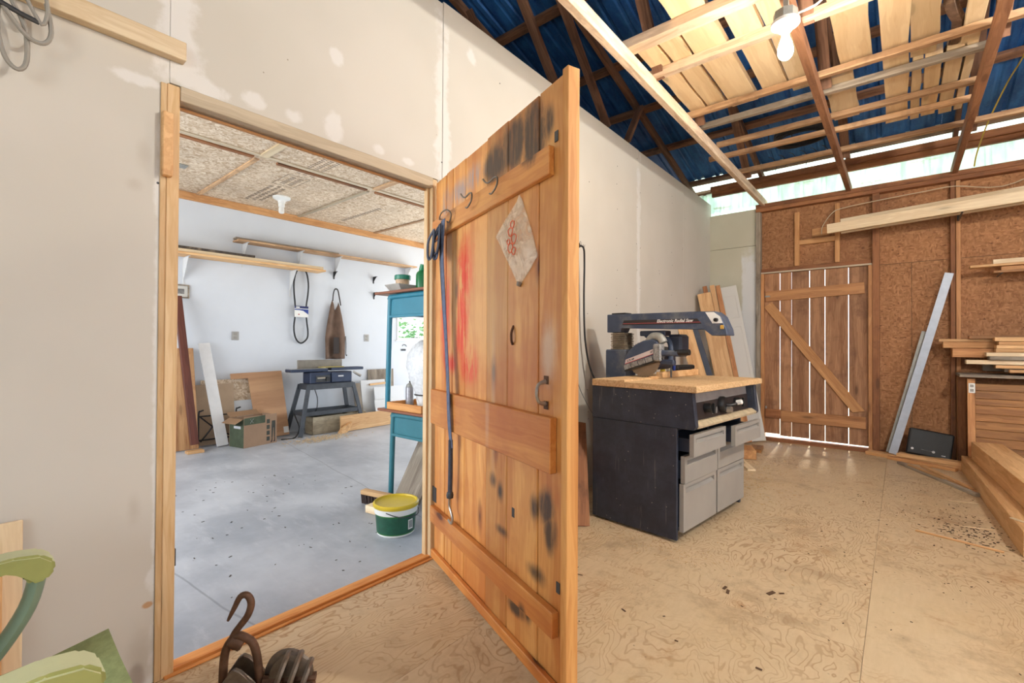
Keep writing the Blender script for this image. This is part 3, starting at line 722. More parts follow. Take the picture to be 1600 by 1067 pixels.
# ================================================================== things in the workshop
# ---- bulb on the rack joist, then an added unseen bulb as key light
def emis(name, c, s):
    m = bpy.data.materials.new(name); m.use_nodes = True; nt = m.node_tree; nt.nodes.remove(nt.nodes['Principled BSDF'])
    e = nt.nodes.new('ShaderNodeEmission'); e.inputs[0].default_value = (*c, 1); e.inputs[1].default_value = s
    nt.links.new(e.outputs[0], nt.nodes['Material Output'].inputs[0]); return m
lb = thing('bulb_fixture', 'lit bare light bulb in a porcelain holder under the lumber rack', 'light fixture', (-.424, 2.555, 2.595)); lb.scale = (.93, .93, .93)
lathe('junction_box', [(.052, .135), (.056, .13), (.056, .185), (.05, .19)], GSTEEL, lb, 8, smooth=False)
lathe('lamp_holder', [(.028, .085), (.030, .10), (.048, .105), (.066, .118), (.066, .134), (.0, .134)], WHITEP, lb, 24)
bm = bmesh.new(); add_lathe(bm, [(0, -.062), (.018, -.058), (.030, -.045), (.036, -.026), (.035, -.005), (.028, .025), (.018, .052), (.015, .084), (0, .084)], 16)
from_bm('glass_bulb', bm, emis('glowing_bulb', (1., .88, .72), 720.), lb, True)
tube('feed_wire', [(.05, .01, .16), (.09, .02, .17), (.14, .05, .20), (.19, .07, .27), (.20, .14, .43)], .006, WHITEP, lb, 6)
box('hanger_strap', (-.009, -.012, .188), (.015, .012, .42), GSTEEL, lb, .001)
lb_ = thing('bulb_fixture', 'added bare bulb on the next joist at right, unseen key light beyond the frame', 'light fixture', (1.285, 2.3, 2.735))  # added out of view to brighten the workshop
lathe('junction_box', [(.052, .12), (.056, .118), (.056, .16), (.05, .164)], GSTEEL, lb_, 8, smooth=False); lathe('lamp_holder', [(.028, .075), (.030, .09), (.048, .095), (.066, .105), (.066, .1175), (.0, .1175)], WHITEP, lb_, 24)
bm = bmesh.new(); add_lathe(bm, [(0, -.075), (.03, -.068), (.052, -.045), (.06, -.012), (.054, .02), (.034, .05), (.018, .066), (0, .066)], 16); from_bm('glass_bulb', bm, emis('added_bulb_glow', (1., .94, .85), 1500.), lb_, True)
# ---- loose boards stored on the rack, lying over the battens
rk = 3.036
LOFT = [(-1.30, -1.185, 2.79, 3.87, .045, 'leftmost cream board on the ceiling rack, beside the pale joist'), (-1.165, -1.045, 2.80, 3.90, .045, 'second cream board from the pale joist on the ceiling rack'),
        (-1.02, -.83, 2.25, 3.93, .05, 'wide thick cream board on the rack, third from the pale joist'), (-.775, -.625, 2.3, 3.90, .04, 'cream board on the rack just left of the bulb'),
        (-.612, -.505, 2.2, 3.97, .04, 'narrow cream board on the rack right behind the bulb'),
        (-.305, -.135, 2.3, 3.92, .03, 'split cream board on the rack right of the bulb'), (-.09, .045, 2.5, 5.05, .035, 'longest cream board on the rack, reaching the back battens'),
        (.052, .18, 2.5, 4.00, .035, 'cream board on the rack beside the longest board')]
def rag(name, x0, x1, y0, y1, z0, t, mat, wob=.006):
    bm = bmesh.new(); n = 6; A = []
    for i in range(n+1):
        y = y0+(y1-y0)*i/n; a = x0+random.uniform(-wob, wob); b = x1+random.uniform(-wob, wob)
        A.append([bm.verts.new(p) for p in ((a, y, z0), (b, y, z0), (b, y, z0+t), (a, y, z0+t))])
    for p, q in zip(A, A[1:]):
        for k in range(4): bm.faces.new((p[k], p[(k+1) % 4], q[(k+1) % 4], q[k]))
    bm.faces.new(A[0]); bm.faces.new(A[-1])
    return from_bm(name, bm, mat, None, center=True)
CREAMY = wood('fresh_sawn_board_lengthwise', rgb(220, 190, 146), rgb(240, 217, 178), 'Y', knots=.35, rough=.65, grain=.6)
for x0, x1, y0, y1, t, lab in LOFT:
    tag(rag('rack_board', x0, x1, y0, y1, 3.0515 if y0 < 3.08 else rk, t, CREAMY), lab, 'board', 'boards stored on the ceiling rack')
for x0, x1, y0, y1, t, lab in ((-.42, -.25, 3.93, 4.68, .03, 'short knotted cream board on the rack right of the middle joist'),
                               (.062, .115, 4.02, 5.05, .08, 'first of four thick short blocks on the rack beyond the bulb'), (.13, .215, 4.03, 5.03, .075, 'second of four thick short blocks on the rack beyond the bulb'),
                               (.232, .31, 4.02, 5.07, .075, 'third of four thick short blocks on the rack beyond the bulb'), (.325, .37, 4.02, 5.06, .07, 'last of four thick short blocks on the rack, beside the right joist')):
    tag(rag('rack_block', x0, x1, y0, y1, 3.038, t, CREAMY, .004), lab, 'board', 'boards stored on the ceiling rack')
BARK = plain('rough_bark', rgb(112, 88, 72), .95, 0, .3, 22, dirt=rgb(168, 140, 112), bump=1.)
sl = thing('bark_slab', 'live edge slab with rough bark on the rack at upper right', 'board', (0, 0, 0), group='boards stored on the ceiling rack')
bm = bmesh.new(); A = []
for i in range(15):
    y = 2.6+i*.115; e = .215+random.uniform(-.012, .012)+.03*math.sin(i*.7)
    A.append([bm.verts.new(p) for p in ((e, y, 3.066+random.uniform(0, .006)), (e+.045, y, 3.056+random.uniform(0, .008)), (e+.06, y, 3.09), (e+.005, y, 3.095))])
for p, q in zip(A, A[1:]):
    for k in range(4): bm.faces.new((p[k], p[(k+1) % 4], q[(k+1) % 4], q[k]))
bm.faces.new(A[0]); bm.faces.new(A[-1]); from_bm('bark', bm, BARK, sl)
box('slab_wood', (.29, 2.55, 3.0515), (.375, 4.1, 3.085), CREAMY, sl, .003)
# ---- coil of wire on the rack and yellow cable
WIRE = plain('black_wire', rgb(40, 38, 36), .6); YEL = plain('yellow_cable_jacket', rgb(206, 178, 52), .5); OFFW = plain('offwhite_cable', rgb(196, 178, 150), .6)
co = thing('wire_coil', 'dark tangled coil of wire on the back battens of the rack', 'wire', (-.72, 5.05, 3.045))
for k in range(16):
    r = .15+.02*random.random(); ph = random.uniform(0, 6); tx, ty = random.uniform(-.35, .35), random.uniform(-.35, .35)
    pts = [(r*1.25*math.cos(a)+random.uniform(-.01, .01), r*math.sin(a)*1.2, .05+.012*k*.35+tx*.25*math.cos(a)*r+.05*ty*math.sin(a)) for a in [2*math.pi*i/10 for i in range(10)]]
    tube('wire_loop', pts, .0065, WIRE, co, 5, True, 3)
for k in range(6):
    x = -.3+k*.09; tube('wire_tail', [(x, .2, .02), (x+.02, .28, .03), (x+.05, .33, -.02), (x+.03, .36, -.08+.03*(k % 3))], .003, WIRE, co, 5)
for x, y in ((-.22, -.24), (-.03, -.27), (.2, -.25)): tube('wire_tail', [(x, y+.05, .0), (x+.01, y-.02, .05), (x+.03, y-.03, .08)], .004, WIRE, co, 5)
yc = tube('yellow_cable', [(.86, 3.6, 3.85), (.78, 3.9, 3.62), (.70, 4.15, 3.48), (.67, 4.5, 3.38), (.70, 4.9, 3.30), (.66, 5.4, 3.28), (.60, 5.9, 3.16), (.57, 6.3, 3.04), (.56, 6.42, 2.94)], .006, YEL, None, 6)
tag(yc, 'yellow electrical cable hanging under the blue roof at far right', 'cable')
wc = tube('wall_cable', [(-.70, YB-.07, 2.46), (-.69, YB-.07, 2.55), (-.60, YB-.09, 2.68), (-.50, YB-.09, 2.72), (-.2, YB-.09, 2.745), (.2, YB-.09, 2.765), (.42, YB-.09, 2.77), (.75, YB-.08, 2.70), (1.1, YB-.09, 2.80), (1.7, YB-.09, 2.8)], .005, OFFW, None, 6)
tag(wc, 'off-white cable stapled across the strand board above the barn door', 'cable')
# ---- lumber on the back wall
lr = [((-.615, 6.12, 2.445), (1.75, 5.95, 2.52), .038, .10, PALE, 'lower of the two long pale boards on the back wall rack'), ((-.50, 6.21, 2.475), (1.85, 6.04, 2.552), .038, .16, PALE, 'upper of the two long pale boards on the back wall rack')]
for a, b, w, t, m, lab in lr: tag(board('long_board', a, b, w, t, m), lab, 'board', 'long boards on the upper wall rack')
for x in (.445, 1.05):
    br = thing('rack_bracket', 'steel spike bracket holding the long boards, on the %s stud' % ('middle' if x < 1 else 'right'), 'bracket', (x, YB-.066, 2.388+.032*(x+.615)))
    board('bracket_arm', (0, -.004, 0), (0, -.40, 0), .016, .006, DKMET, br); board('bracket_plate', (0, -.003, .004), (0, -.003, .11), .02, .004, DKMET, br, up=(0, -1, 0))
sh = thing('wall_bracket', 'steel bracket under the short boards at right', 'bracket', (.72, YB, 1.845))
board('bracket_arm', (0, -.004, 0), (0, -.30, 0), .016, .006, DKMET, sh); board('bracket_arm', (.35, -.004, 0), (.35, -.30, 0), .016, .006, DKMET, sh)
for (a, b, w, t, m, lab) in (((.51, 6.25, 1.925), (1.6, 6.25, 1.925), .11, .022, PINE, 'orange board second from the top of the short stack at right edge'), ((.67, 6.30, 1.962), (1.6, 6.30, 1.962), .08, .045, PALE, 'pale top board of the short stack at right edge'),
                             ((.72, 6.28, 1.893), (1.6, 6.28, 1.893), .09, .038, STUDL, 'brown middle board of the short stack at right edge'), ((.665, 6.24, 1.861), (1.6, 6.24, 1.861), .1, .022, CEDAR, 'bottom board of the short stack at right edge')):
    tag(board('stack_board', a, b, w, t, m), lab, 'board', 'short board stack on the back wall')
# pile on the lower rack (left ends staggered)
rp = thing('lumber_rack', 'rough wooden shelf carrying the lumber pile at right', 'rack', (.44, 6.2, 0))
board('shelf_board', (-.02, 0, .895), (1.6, 0, .895), .44, .026, GREYW, rp); 
for xx in (.02, 1.45): board('upright', (xx, .12, .0), (xx, .12, .882), .06, .04, STUD, rp, up=(0, -1, 0)); board('upright', (xx, -.1, .0), (xx, -.1, .882), .04, .03, STUD, rp, up=(0, -1, 0)) if xx > 1 else None
PILE = [(.72, 6.15, .925, .12, .03, GREYW, 'grey board lying at the bottom of the lumber pile'), (.74, 6.02, .921, .08, .025, PINE, 'front bottom orange board of the lumber pile'), (.66, 6.10, .957, .14, .028, PINE, 'orange board above the bottom of the lumber pile'), (.60, 6.32, .945, .12, .07, GREYW, 'thick grey block at the back of the lumber pile'),
        (.47, 6.12, .995, .12, .038, PALE, 'pale board sticking out left in the lower lumber pile'), (.70, 6.27, 1.004, .14, .042, GREYW, 'grey board in the middle of the lumber pile at back'), (.62, 6.1, 1.034, .16, .03, GREYW, 'flat grey board in the middle of the lumber pile'),
        (.385, 6.28, 1.078, .16, .085, BRAIL, 'thick brown beam end in the lumber pile'), (.60, 6.09, 1.068, .14, .034, PALE, 'pale board below the four stacked orange boards'), (.66, 6.1, 1.103, .13, .03, PINE, 'lowest of the four stacked orange boards'), (.665, 6.1, 1.136, .13, .03, PINE, 'second of the four stacked orange boards'),
        (.68, 6.1, 1.169, .13, .03, PINE, 'third of the four stacked orange boards'), (.655, 6.1, 1.205, .13, .035, PINE, 'topmost of the four stacked orange boards'), (.32, 6.29, 1.155, .11, .06, STUDL, 'brown board at the back of the lumber pile top'), (.29, 6.30, 1.20, .12, .025, PINE, 'thin board on top of the pile reaching furthest left'),
        (.5, 6.24, 1.228, .10, .028, CEDAR, 'reddish board lying on top of the lumber pile')]
for x0, y, z, w, t, m, lab in PILE:
    tag(board('pile_board', (x0, y, z+.026), (x0+1.2+random.uniform(0, .3), y+random.uniform(-.01, .01), z+.026), w, t, m), lab, 'board', 'lumber pile on the lower rack')
# cedar panel under the pile
pn = thing('cedar_panel', 'brown cedar panel of horizontal planks standing under the lumber pile', 'panel', (.475, 6.0, 0), rot=(R(-4), 0, 0))
board('stile', (.026, 0, .0), (.026, 0, .868), .052, .03, BRAIL, pn, up=(0, -1, 0))
board('stile', (1.30, 0, .0), (1.30, 0, .868), .052, .03, BRAIL, pn, up=(0, -1, 0))
z = .005
while z < .80:
    h = random.uniform(.055, .085); board('plank', (.053, .004+random.uniform(0, .006), z+h/2), (1.273, .004, z+h/2), .02, h-.003, CEDAR, pn); z += h
ol = thing('power_outlet', 'small white outlet on the stud beside the cedar panel', 'outlet', (.505, 6.0385, .78)); ol.rotation_euler = (R(-4), 0, 0)
box('cover_plate', (-.022, -.006, -.045), (.022, 0, .045), WHITEP, ol, .002)
for s in (-1, 1): box('socket', (-.012, -.009, s*.02-.013), (.012, -.0062, s*.02+.013), DRAW, ol, .002)
# metal channels leaning on the wall
ch = thing('metal_channel', 'long silver steel channel leaning across the strand board wall', 'channel')
def channel(parent, a, b, w, d, m, up):
    a, b = Vector(a), Vector(b); L = (b-a).length
    poly = [(-w/2, 0), (w/2, 0), (w/2, d), (w/2-.004, d), (w/2-.004, .004), (-w/2+.004, .004), (-w/2+.004, d), (-w/2, d)]
    bm = bmesh.new(); add_prism(bm, [(y, -z) for y, z in poly], -L/2, L/2, 'YZ'); return from_bm('channel_section', bm, m, parent, mx=frame_mx((a+b)/2, b-a, up))
channel(ch, (-.065, 6.28, .045), (.375, 6.355, 1.90), .068, .03, GALV, (0, -1, 0))
ch2 = thing('grey_channel', 'shorter dull grey steel channel tucked behind the silver one', 'channel')
channel(ch2, (-.10, 6.35, .045), (.19, 6.39, 1.32), .045, .02, GSTEEL, (0, -1, 0))
# black tool case
cs = thing('tool_case', 'flat black plastic tool case propped against the strand board wall', 'tool case', (.205, 6.20, .067), rot=(R(-16), R(7.5), 0))
bm = bmesh.new(); add_box(bm, (-.17, 0, 0), (.17, .075, .265), .012); from_bm('case_shell', bm, BLACK, cs)
bm = bmesh.new(); add_box(bm, (-.155, -.006, .012), (.155, -.0005, .25), .004); from_bm('lid_panel', bm, plain('black_matt', rgb(34, 35, 36), .6, 0, .1, 20), cs)
LG = plain('light_print', rgb(196, 198, 200), .5)
tube('printed_wrench', [(-.06, -.008, .062), (.03, -.008, .058)], .005, LG, cs, 6, n=1, flat=.3); lathe('latch_disc', [(.011, 0), (.011, .003), (0, .003)], LG, cs, 14, mx=Matrix.Translation((-.125, -.0062, .055)) @ Matrix.Rotation(R(90), 4, 'X'))
lathe('printed_wrench_head', [(.012, 0), (.012, .002), (0, .002)], LG, cs, 14, mx=Matrix.Translation((.035, -.0062, .058)) @ Matrix.Rotation(R(90), 4, 'X')); box('print_mark', (.095, -.0075, .035), (.125, -.0062, .043), LG, cs, 0)
# boards lying along the wall base and loose strips
for a, b, w, t, m, lab in (((-.275, 6.36, .019), (.47, 6.11, .019), .12, .036, PINE, 'bottom pine board along the base of the back wall'), ((-.02, 6.245, .056), (.47, 6.10, .056), .11, .034, PINE, 'pine board stacked on the wall base board'),
                         ((-.10, 6.21, .015), (.40, 5.99, .015), .06, .028, STUDL, 'brown board in front of the wall base stack'), ((-.01, 6.02, .012), (.46, 5.08, .012), .045, .022, GREYW, 'grey strip lying diagonally on the floor toward the beams'),
                         ((.16, 6.0, .012), (.445, 5.24, .012), .04, .022, PINE, 'pine strip lying diagonally beside the grey strip'), ((.06, 5.87, .030), (.28, 5.45, .030), .03, .012, PINE, 'short thin strip lying on the grey strip'),
                         ((.27, 4.80, .004), (.445, 4.85, .004), .02, .006, PALE, 'small pale splinter near the big beam'), ((.07, 3.885, .004), (.445, 3.79, .004), .025, .006, PINE, 'long thin splinter on the floor at right'), ((.29, 4.17, .003), (.445, 4.205, .003), .02, .004, PALE, 'short pale splinter on the floor at right')):
    tag(board('floor_board', a, b, w, t, m), lab, 'board', 'loose boards on the floor')
b1 = tag(board('big_beam', (.525, 6.06, .072), (.605, 3.78, .072), .18, .143, PINE), 'large square beam lying on the floor at the right edge', 'beam', 'large beams at right')
b2 = tag(board('big_beam', (.59, 5.92, .225), (.80, 2.6, .225), .20, .158, PINE), 'large beam resting on top of the floor beam', 'beam', 'large beams at right')
tag(board('curved_chip', (.50, 4.02, .1475), (.62, 3.88, .1475), .025, .005, PALE), 'pale splinter lying on the lower beam', 'board')
bm = bmesh.new(); rc = random.Random(11)
def chips(n, cx, cy, rx, ry, smin, smax):
    for k in range(n):
        x = rc.gauss(cx, rx); y = rc.gauss(cy, ry)
        if x < XL+.02 or y > 6.4: continue
        if -1.64 < x < -.86 and 2.68 < y < 3.80: continue
        s = rc.uniform(smin, smax); m = Matrix.Translation((x, y, .0015)) @ Matrix.Rotation(rc.uniform(0, 6.28), 4, 'Z') @ Matrix.Rotation(rc.uniform(-.3, .3), 4, 'X')
        add_box(bm, (-s, -s*.35, 0), (s, s*.35, .002), 0, m)
chips(150, .35, 4.05, .10, .16, .003, .009); chips(90, .25, 4.35, .2, .3, .002, .006); chips(60, -.1, 3.0, .5, .8, .002, .006)
tag(from_bm('bark_chips', bm, plain('dark_bark_chips', rgb(70, 52, 38), .9, 0, .3, 30)), 'scattered dark bark chips on the plywood floor', 'wood chips', kind='stuff')
bm = bmesh.new(); chips(260, -.98, 4.35, .10, .45, .004, .014); chips(140, -1.05, 2.60, .22, .08, .003, .008); chips(160, -.8, 3.9, .12, .5, .004, .01)
tag(from_bm('wood_shavings', bm, plain('pale_shavings', rgb(206, 178, 138), .9, 0, .2, 30)), 'pale wood shavings around the radial saw', 'shavings', kind='stuff')
bm = bmesh.new(); chips(4, -1.3, 1.98, .05, .06, .012, .02); chips(5, -.7, 2.0, .3, .4, .006, .012); chips(3, -.55, 2.35, .08, .1, .015, .025)
tag(from_bm('dry_leaves', bm, plain('dead_leaf', rgb(92, 68, 46), .9)), 'few dry leaf bits on the floor before the door', 'leaves', kind='stuff')
# ---- boards leaning in the corner behind the saw
CB = [((-1.44, 5.74, .0), (-1.845, 5.86, 1.80), .15, .036, PINE, 'wide orange board leaning in the corner behind the saw'), ((-1.48, 5.91, 0), (-1.87, 5.97, 1.90), .05, .03, STUD, 'first narrow brown board in the corner leaning stack'),
      ((-1.42, 6.0, 0), (-1.82, 6.09, 1.92), .055, .03, PINE, 'second narrow orange board in the corner leaning stack'), ((-1.38, 6.06, 0), (-1.77, 6.15, 1.92), .055, .03, BRAIL, 'third narrow brown board in the corner leaning stack'),
      ((-1.48, 5.28, 0), (-1.90, 5.32, 1.42), .15, .022, PINE, 'low orange board leaning left of the corner stack'), ((-1.40, 5.45, 0), (-1.88, 5.52, 1.50), .06, .02, NAVY, 'dark strip leaning between the corner boards')]
for a, b, w, t, m, lab in CB:
    dv = Vector(b)-Vector(a); tag(board('leaning_board', Vector(a)+Vector((0, 0, .02)), b, w, t, m, up=(.35, -1, .1)), lab, 'board', 'boards leaning in the corner')
wp = thing('white_door_panel', 'narrow white moulded door panel leaning in the corner', 'panel')
wm = frame_mx((-1.515, 6.245, .97), Vector((-1.70, 6.32, 1.90))-Vector((-1.33, 6.17, .02)), (.3, -1, .1))
WHT = plain('white_door_paint', rgb(208, 206, 200), .5)
wp.matrix_world = wm
box('door_slab', (-.97, -.105, -.016), (.97, .105, .0), WHT, wp, .003)
for x0, x1 in ((.55, .85), (-.3, .45), (-.85, -.42)):
    for lo, hi in (((x0, -.085, .0005), (x1, -.07, .006)), ((x0, .055, .0005), (x1, .07, .006)), ((x0, -.069, .0005), (x0+.015, .054, .006)), ((x1-.015, -.069, .0005), (x1, .054, .006))):
        box('moulding', lo, hi, WHT, wp, .001)
for a, b, w, t, m, lab in (((-1.20, 5.20, .05), (-1.30, 5.45, .05), .16, .09, STUDL, 'stubby wood block on the floor behind the saw drawers'), ((-1.06, 4.74, .010), (-1.26, 5.12, .010), .07, .018, PALE, 'pale offcut strip on the floor behind the saw drawers'),
                         ((-1.22, 5.60, .02), (-1.25, 5.86, .02), .12, .036, CEDAR, 'brown offcut lying at the foot of the corner boards')):
    tag(board('offcut', a, b, w, t, m), lab, 'board', 'offcuts behind the saw')
tag(board('scrap_board', (-1.60, 2.52, .015), (-1.80, 2.80, .62), .24, .02, STUD, up=(.8, -.5, .3)), 'dark scrap board leaning between the plank door and the saw', 'board')
# ---- electrical outlet, plug, cords and pencil note on the partition
po = thing('wall_outlet', 'dark surface mounted power outlet behind the plank door', 'outlet', (XL, 3.01, 1.925))
box('outlet_box', (.001, -.05, -.035), (.045, .055, .035), plain('brown_bakelite', rgb(60, 46, 40), .4), po, .006); box('outlet_face', (.0455, -.035, -.025), (.05, .03, .025), BLACK, po, .002)
pc = thing('saw_cable', 'black power cord drooping from the wall outlet to the radial saw', 'cord', (0, 0, 0))
tube('cable', [(-1.885, 3.035, 1.915), (-1.87, 3.09, 1.905), (-1.885, 3.13, 1.80), (-1.90, 3.15, 1.5), (-1.90, 3.17, 1.2), (-1.88, 3.22, .97), (-1.82, 3.27, .82), (-1.74, 3.30, .76), (-1.66, 3.33, .76)], .0075, BLACK, pc, 8, n=5)
box('plug', (-1.898, 3.012, 1.90), (-1.872, 3.05, 1.935), BLACK, pc, .004)
tag(tube('grey_wire', [(XL+.008, 2.995, 1.885), (XL+.008, 3.0, 1.5), (XL+.010, 3.03, 1.1), (XL+.02, 3.12, .85), (XL+.05, 3.3, .6), (XL+.06, 3.5, .5)], .003, plain('grey_wire_skin', rgb(140, 142, 140), .6), None, 6), 'thin grey wire hanging down the drywall behind the plank door', 'wire')
tn = text('pencil_note', '210 v', .075, plain('pencil_lead', rgb(128, 124, 118), .8), wl, Matrix.Translation((XL+.0004, 3.165, 1.955)) @ Matrix(((0, 0, 1, 0), (1, 0, 0, 0), (0, 1, 0, 0), (0, 0, 0, 1))), .0002)
# ---- wall ledger board and hanging cords at upper left
lg = thing('ledger_board', 'pale wooden ledger board screwed to the drywall at upper left', 'board', (0, 0, 0))
board('plank', (XL+.021, -.6, 2.168), (XL+.021, .508, 2.168), .038, .064, PALE, lg)
hk = thing('cord_hank', 'grey cord hanging in loops from the ledger board', 'cord', (XL+.05, .10, 2.10))
CORD = plain('grey_cord', rgb(150, 146, 138), .8)
tube('cord_loop', [(.0, -.03, .02), (.005, -.035, -.08), (.008, -.02, -.16), (.008, .005, -.185), (.005, .022, -.15), (.003, .018, -.06), (0, -.01, .01)], .006, CORD, hk, 7)
tube('cord_loop', [(.0, -.05, .03), (.012, -.02, -.03), (.015, .02, -.085), (.015, .055, -.09), (.012, .07, -.05), (.005, .06, .03)], .006, CORD, hk, 7)
tube('cord_loop', [(.01, -.1, .0), (.014, -.04, -.015), (.016, .01, -.03), (.014, .045, -.035)], .007, DKMET, hk, 7)
tube('cord_loop', [(.005, .0, .07), (.012, .02, .02), (.018, .05, -.04), (.012, .062, .01), (.004, .055, .07)], .005, CORD, hk, 7)
lt = tag(box('turn_block', (XL+.008, .445, 1.725), (XL+.030, .475, 1.945), PINE, None, .003), 'small pine turn block nailed beside the doorway top', 'wood block')
# ---- strap, bag on the door
def DW(u, y, z):
    c, s = math.cos(DA), math.sin(DA); return Vector((-1.938+u*c-y*s, 1.668+u*s+y*c, z))
stp = thing('webbing_strap', 'blue grey webbing strap with a snap hook hanging on the plank door', 'strap')
STRAP = plain('blue_grey_webbing', rgb(88, 98, 122), .8, 0, .2, 40); STRAPD = plain('dark_webbing', rgb(62, 68, 82), .85, 0, .2, 40)
def ribbon(name, pts, w, t, mat, parent):
    P = smooth_path(pts, 4); bm = bmesh.new(); rows = []
    for q in P:
        u, y, z = q; rows.append([bm.verts.new(DW(*p)) for p in ((u-w/2, y, z), (u+w/2, y, z), (u+w/2, y-t, z), (u-w/2, y-t, z))])
    for a, b in zip(rows, rows[1:]):
        for k in range(4): bm.faces.new((a[k], a[(k+1) % 4], b[(k+1) % 4], b[k]))
    bm.faces.new(rows[0]); bm.faces.new(rows[-1]); return from_bm(name, bm, mat, parent)
ribbon('webbing', [(.268, -.055, 1.765), (.268, -.062, 1.6), (.262, -.05, 1.4), (.266, -.04, 1.2), (.30, -.042, 1.0), (.32, -.042, .8), (.335, -.035, .665)], .036, .003, STRAP, stp)
ribbon('webbing', [(.235, -.05, 1.765), (.232, -.056, 1.6), (.236, -.046, 1.4), (.250, -.036, 1.2), (.285, -.036, 1.0), (.305, -.036, .85)], .028, .003, STRAPD, stp)
tube('cord_tail', [DW(.33, -.038, .70), DW(.325, -.036, .55), DW(.315, -.034, .42)], .011, STRAPD, stp, 8)
for k in range(6):
    a, b = .155+.022*(k % 4), 1.695-.012*(k % 3)
    ribbon('bundled_loop', [(a+.03, -.045-.007*k, b+.05), (a-.012, -.06-.007*k, b), (a-.006, -.066-.007*k, b-.075), (a+.03, -.066-.007*k, b-.10), (a+.05, -.06-.007*k, b-.05), (a+.04, -.05-.007*k, b+.04)], .022, .004, STRAPD if k % 2 else STRAP, stp)
tube('snap_hook', [DW(.312, -.034, .415), DW(.312, -.034, .38), DW(.335, -.034, .355), DW(.35, -.034, .33), DW(.335, -.034, .305), DW(.30, -.034, .312)], .006, STEEL, stp, 8)
lathe('swivel', [(0, .0), (.016, .006), (.018, .02), (.014, .034), (0, .04)], DKMET, stp, 12, mx=Matrix.Translation(DW(.315, -.034, .415)))
def bag_mat(name, c, alpha):
    M = Mat(name, .3); v = M.coord(); f, _ = M.noise(v, 14., 4., .6, 1.5)
    tr_ = M.n('ShaderNodeBsdfTransparent'); ms = M.n('ShaderNodeMixShader')
    a = f.step(.35, .65)*.3+alpha; M.L(a.so, ms.inputs[0]); M.L(tr_.outputs[0], ms.inputs[1]); M.L(M.b.outputs[0], ms.inputs[2])
    M.L(ms.outputs[0], M.nt.nodes['Material Output'].inputs[0]); return M.out(c, bump=f, bstr=.45, bdist=.006)
bg = thing('plastic_bag', 'crumpled clear plastic bag with red print hanging on the plank door', 'plastic bag')
BAGM = bag_mat('clear_bag_film', rgb(244, 224, 196), .22)
out_ = [(.911, 1.712), (.93, 1.69), (1.0, 1.56), (1.04, 1.462), (.985, 1.42), (.925, 1.378), (.90, 1.385), (.84, 1.46), (.725, 1.592), (.80, 1.64), (.895, 1.69)]
for side, off in ((0, -.0035), (1, -.022)):
    bm = bmesh.new(); c = Vector((.905, 0, 1.54)); rings = []
    for f in (1, .8, .6, .4, .2):
        ring = []
        for (u, z) in out_:
            uu = c.x+(u-c.x)*f; zz = c.z+(z-c.z)*f
            dpt = off*(1-f*f*.8)+random.uniform(-.003, .003)*(f < 1)-.003
            ring.append(bm.verts.new(DW(uu, min(dpt, -.0025), zz)))
        rings.append(ring)
    for a, b in zip(rings, rings[1:]):
        for k in range(len(out_)): bm.faces.new((a[k], a[(k+1) % len(out_)], b[(k+1) % len(out_)], b[k]))
    bm.faces.new(rings[-1]); from_bm('film', bm, BAGM, bg, True)
REDP = plain('red_print', rgb(214, 92, 56), .6)
for k, (u, z, r) in enumerate(((.90, 1.60, .014), (.885, 1.575, .016), (.91, 1.545, .018), (.885, 1.515, .018), (.91, 1.50, .014), (.87, 1.54, .010))):
    tube('printed_motif', [DW(u+r*math.cos(a)*(1+.3*math.sin(3*a)), -.0285, z+r*math.sin(a)) for a in [i*.785 for i in range(8)]], .0019, REDP, bg, 5, True, 2)
tube('tied_end', [DW(.922, -.008, 1.385), DW(.918, -.012, 1.37)], [.012, .008], plain('dark_bag_tip', rgb(120, 104, 88), .5), bg, 6, n=2)
# ---- green folding armchair at lower left
cr = thing('garden_chair', 'green painted armchair with canvas seat standing by the drywall', 'chair', (-1.30, -.02, 0))
GRN = plain('olive_green_enamel', rgb(152, 154, 90), .5, 0, .08, 8); GRNT = plain('pale_green_enamel', rgb(206, 210, 164), .5, 0, .06, 8); SAGE = plain('sage_tube', rgb(122, 142, 122), .45, 0, .05, 8)
CANV = plain('green_canvas', rgb(160, 176, 122), .9, 0, .12, 60, bump=.4)
for s in (-1, 1):
    ax = -.275 if s < 0 else .305
    bm = bmesh.new()
    poly = [(-.36, .615), (.03, .655), (.11, .662), (.155, .655), (.178, .635), (.180, .612), (.165, .592), (.140, .590), (.128, .602), (.12, .625), (.10, .635), (-.36, .592)]
    add_prism(bm, poly, ax-.032, ax+.032, 'YZ'); bmesh.ops.bevel(bm, geom=list(bm.edges), offset=.006, segments=2, affect='EDGES')
    arm = from_bm('armrest', bm, [GRN, GRNT], cr, 'auto')
    for p in arm.data.polygons: p.material_index = 1 if p.normal.z > .45 else 0
    tube('front_leg', [(ax, .152, .60), (ax, .135, .53), (ax, .09, .45), (ax, .02, .36), (ax, -.08, .2), (ax, -.20, .0)], .022, SAGE, cr, 10, flat=.75)
    tube('rear_leg', [(ax*.93, -.38, .78), (ax*.93, -.33, .60), (ax*.93, -.2, .36), (ax*.93, -.02, .2), (ax*.93, .18, .0)], .017, SAGE, cr, 10)
bm = bmesh.new(); n = 10; A = []
for i in range(n+1):
    y = -.34+(.62)*i/n; zc = .40-.03*math.sin(math.pi*i/n)+.02*i/n
    A.append([bm.verts.new((x, y, zc-.02*(1-(x/.26)**2)-t*.008)) for x, t in [(-.26, 0), (-.13, 0), (0, 0), (.13, 0), (.26, 0), (.26, 1), (.13, 1), (0, 1), (-.13, 1), (-.26, 1)]])
for a, b in zip(A, A[1:]):
    for k in range(10): bm.faces.new((a[k], a[(k+1) % 10], b[(k+1) % 10], b[k]))
bm.faces.new(A[0]); bm.faces.new(A[-1]); from_bm('canvas_seat', bm, CANV, cr, True)
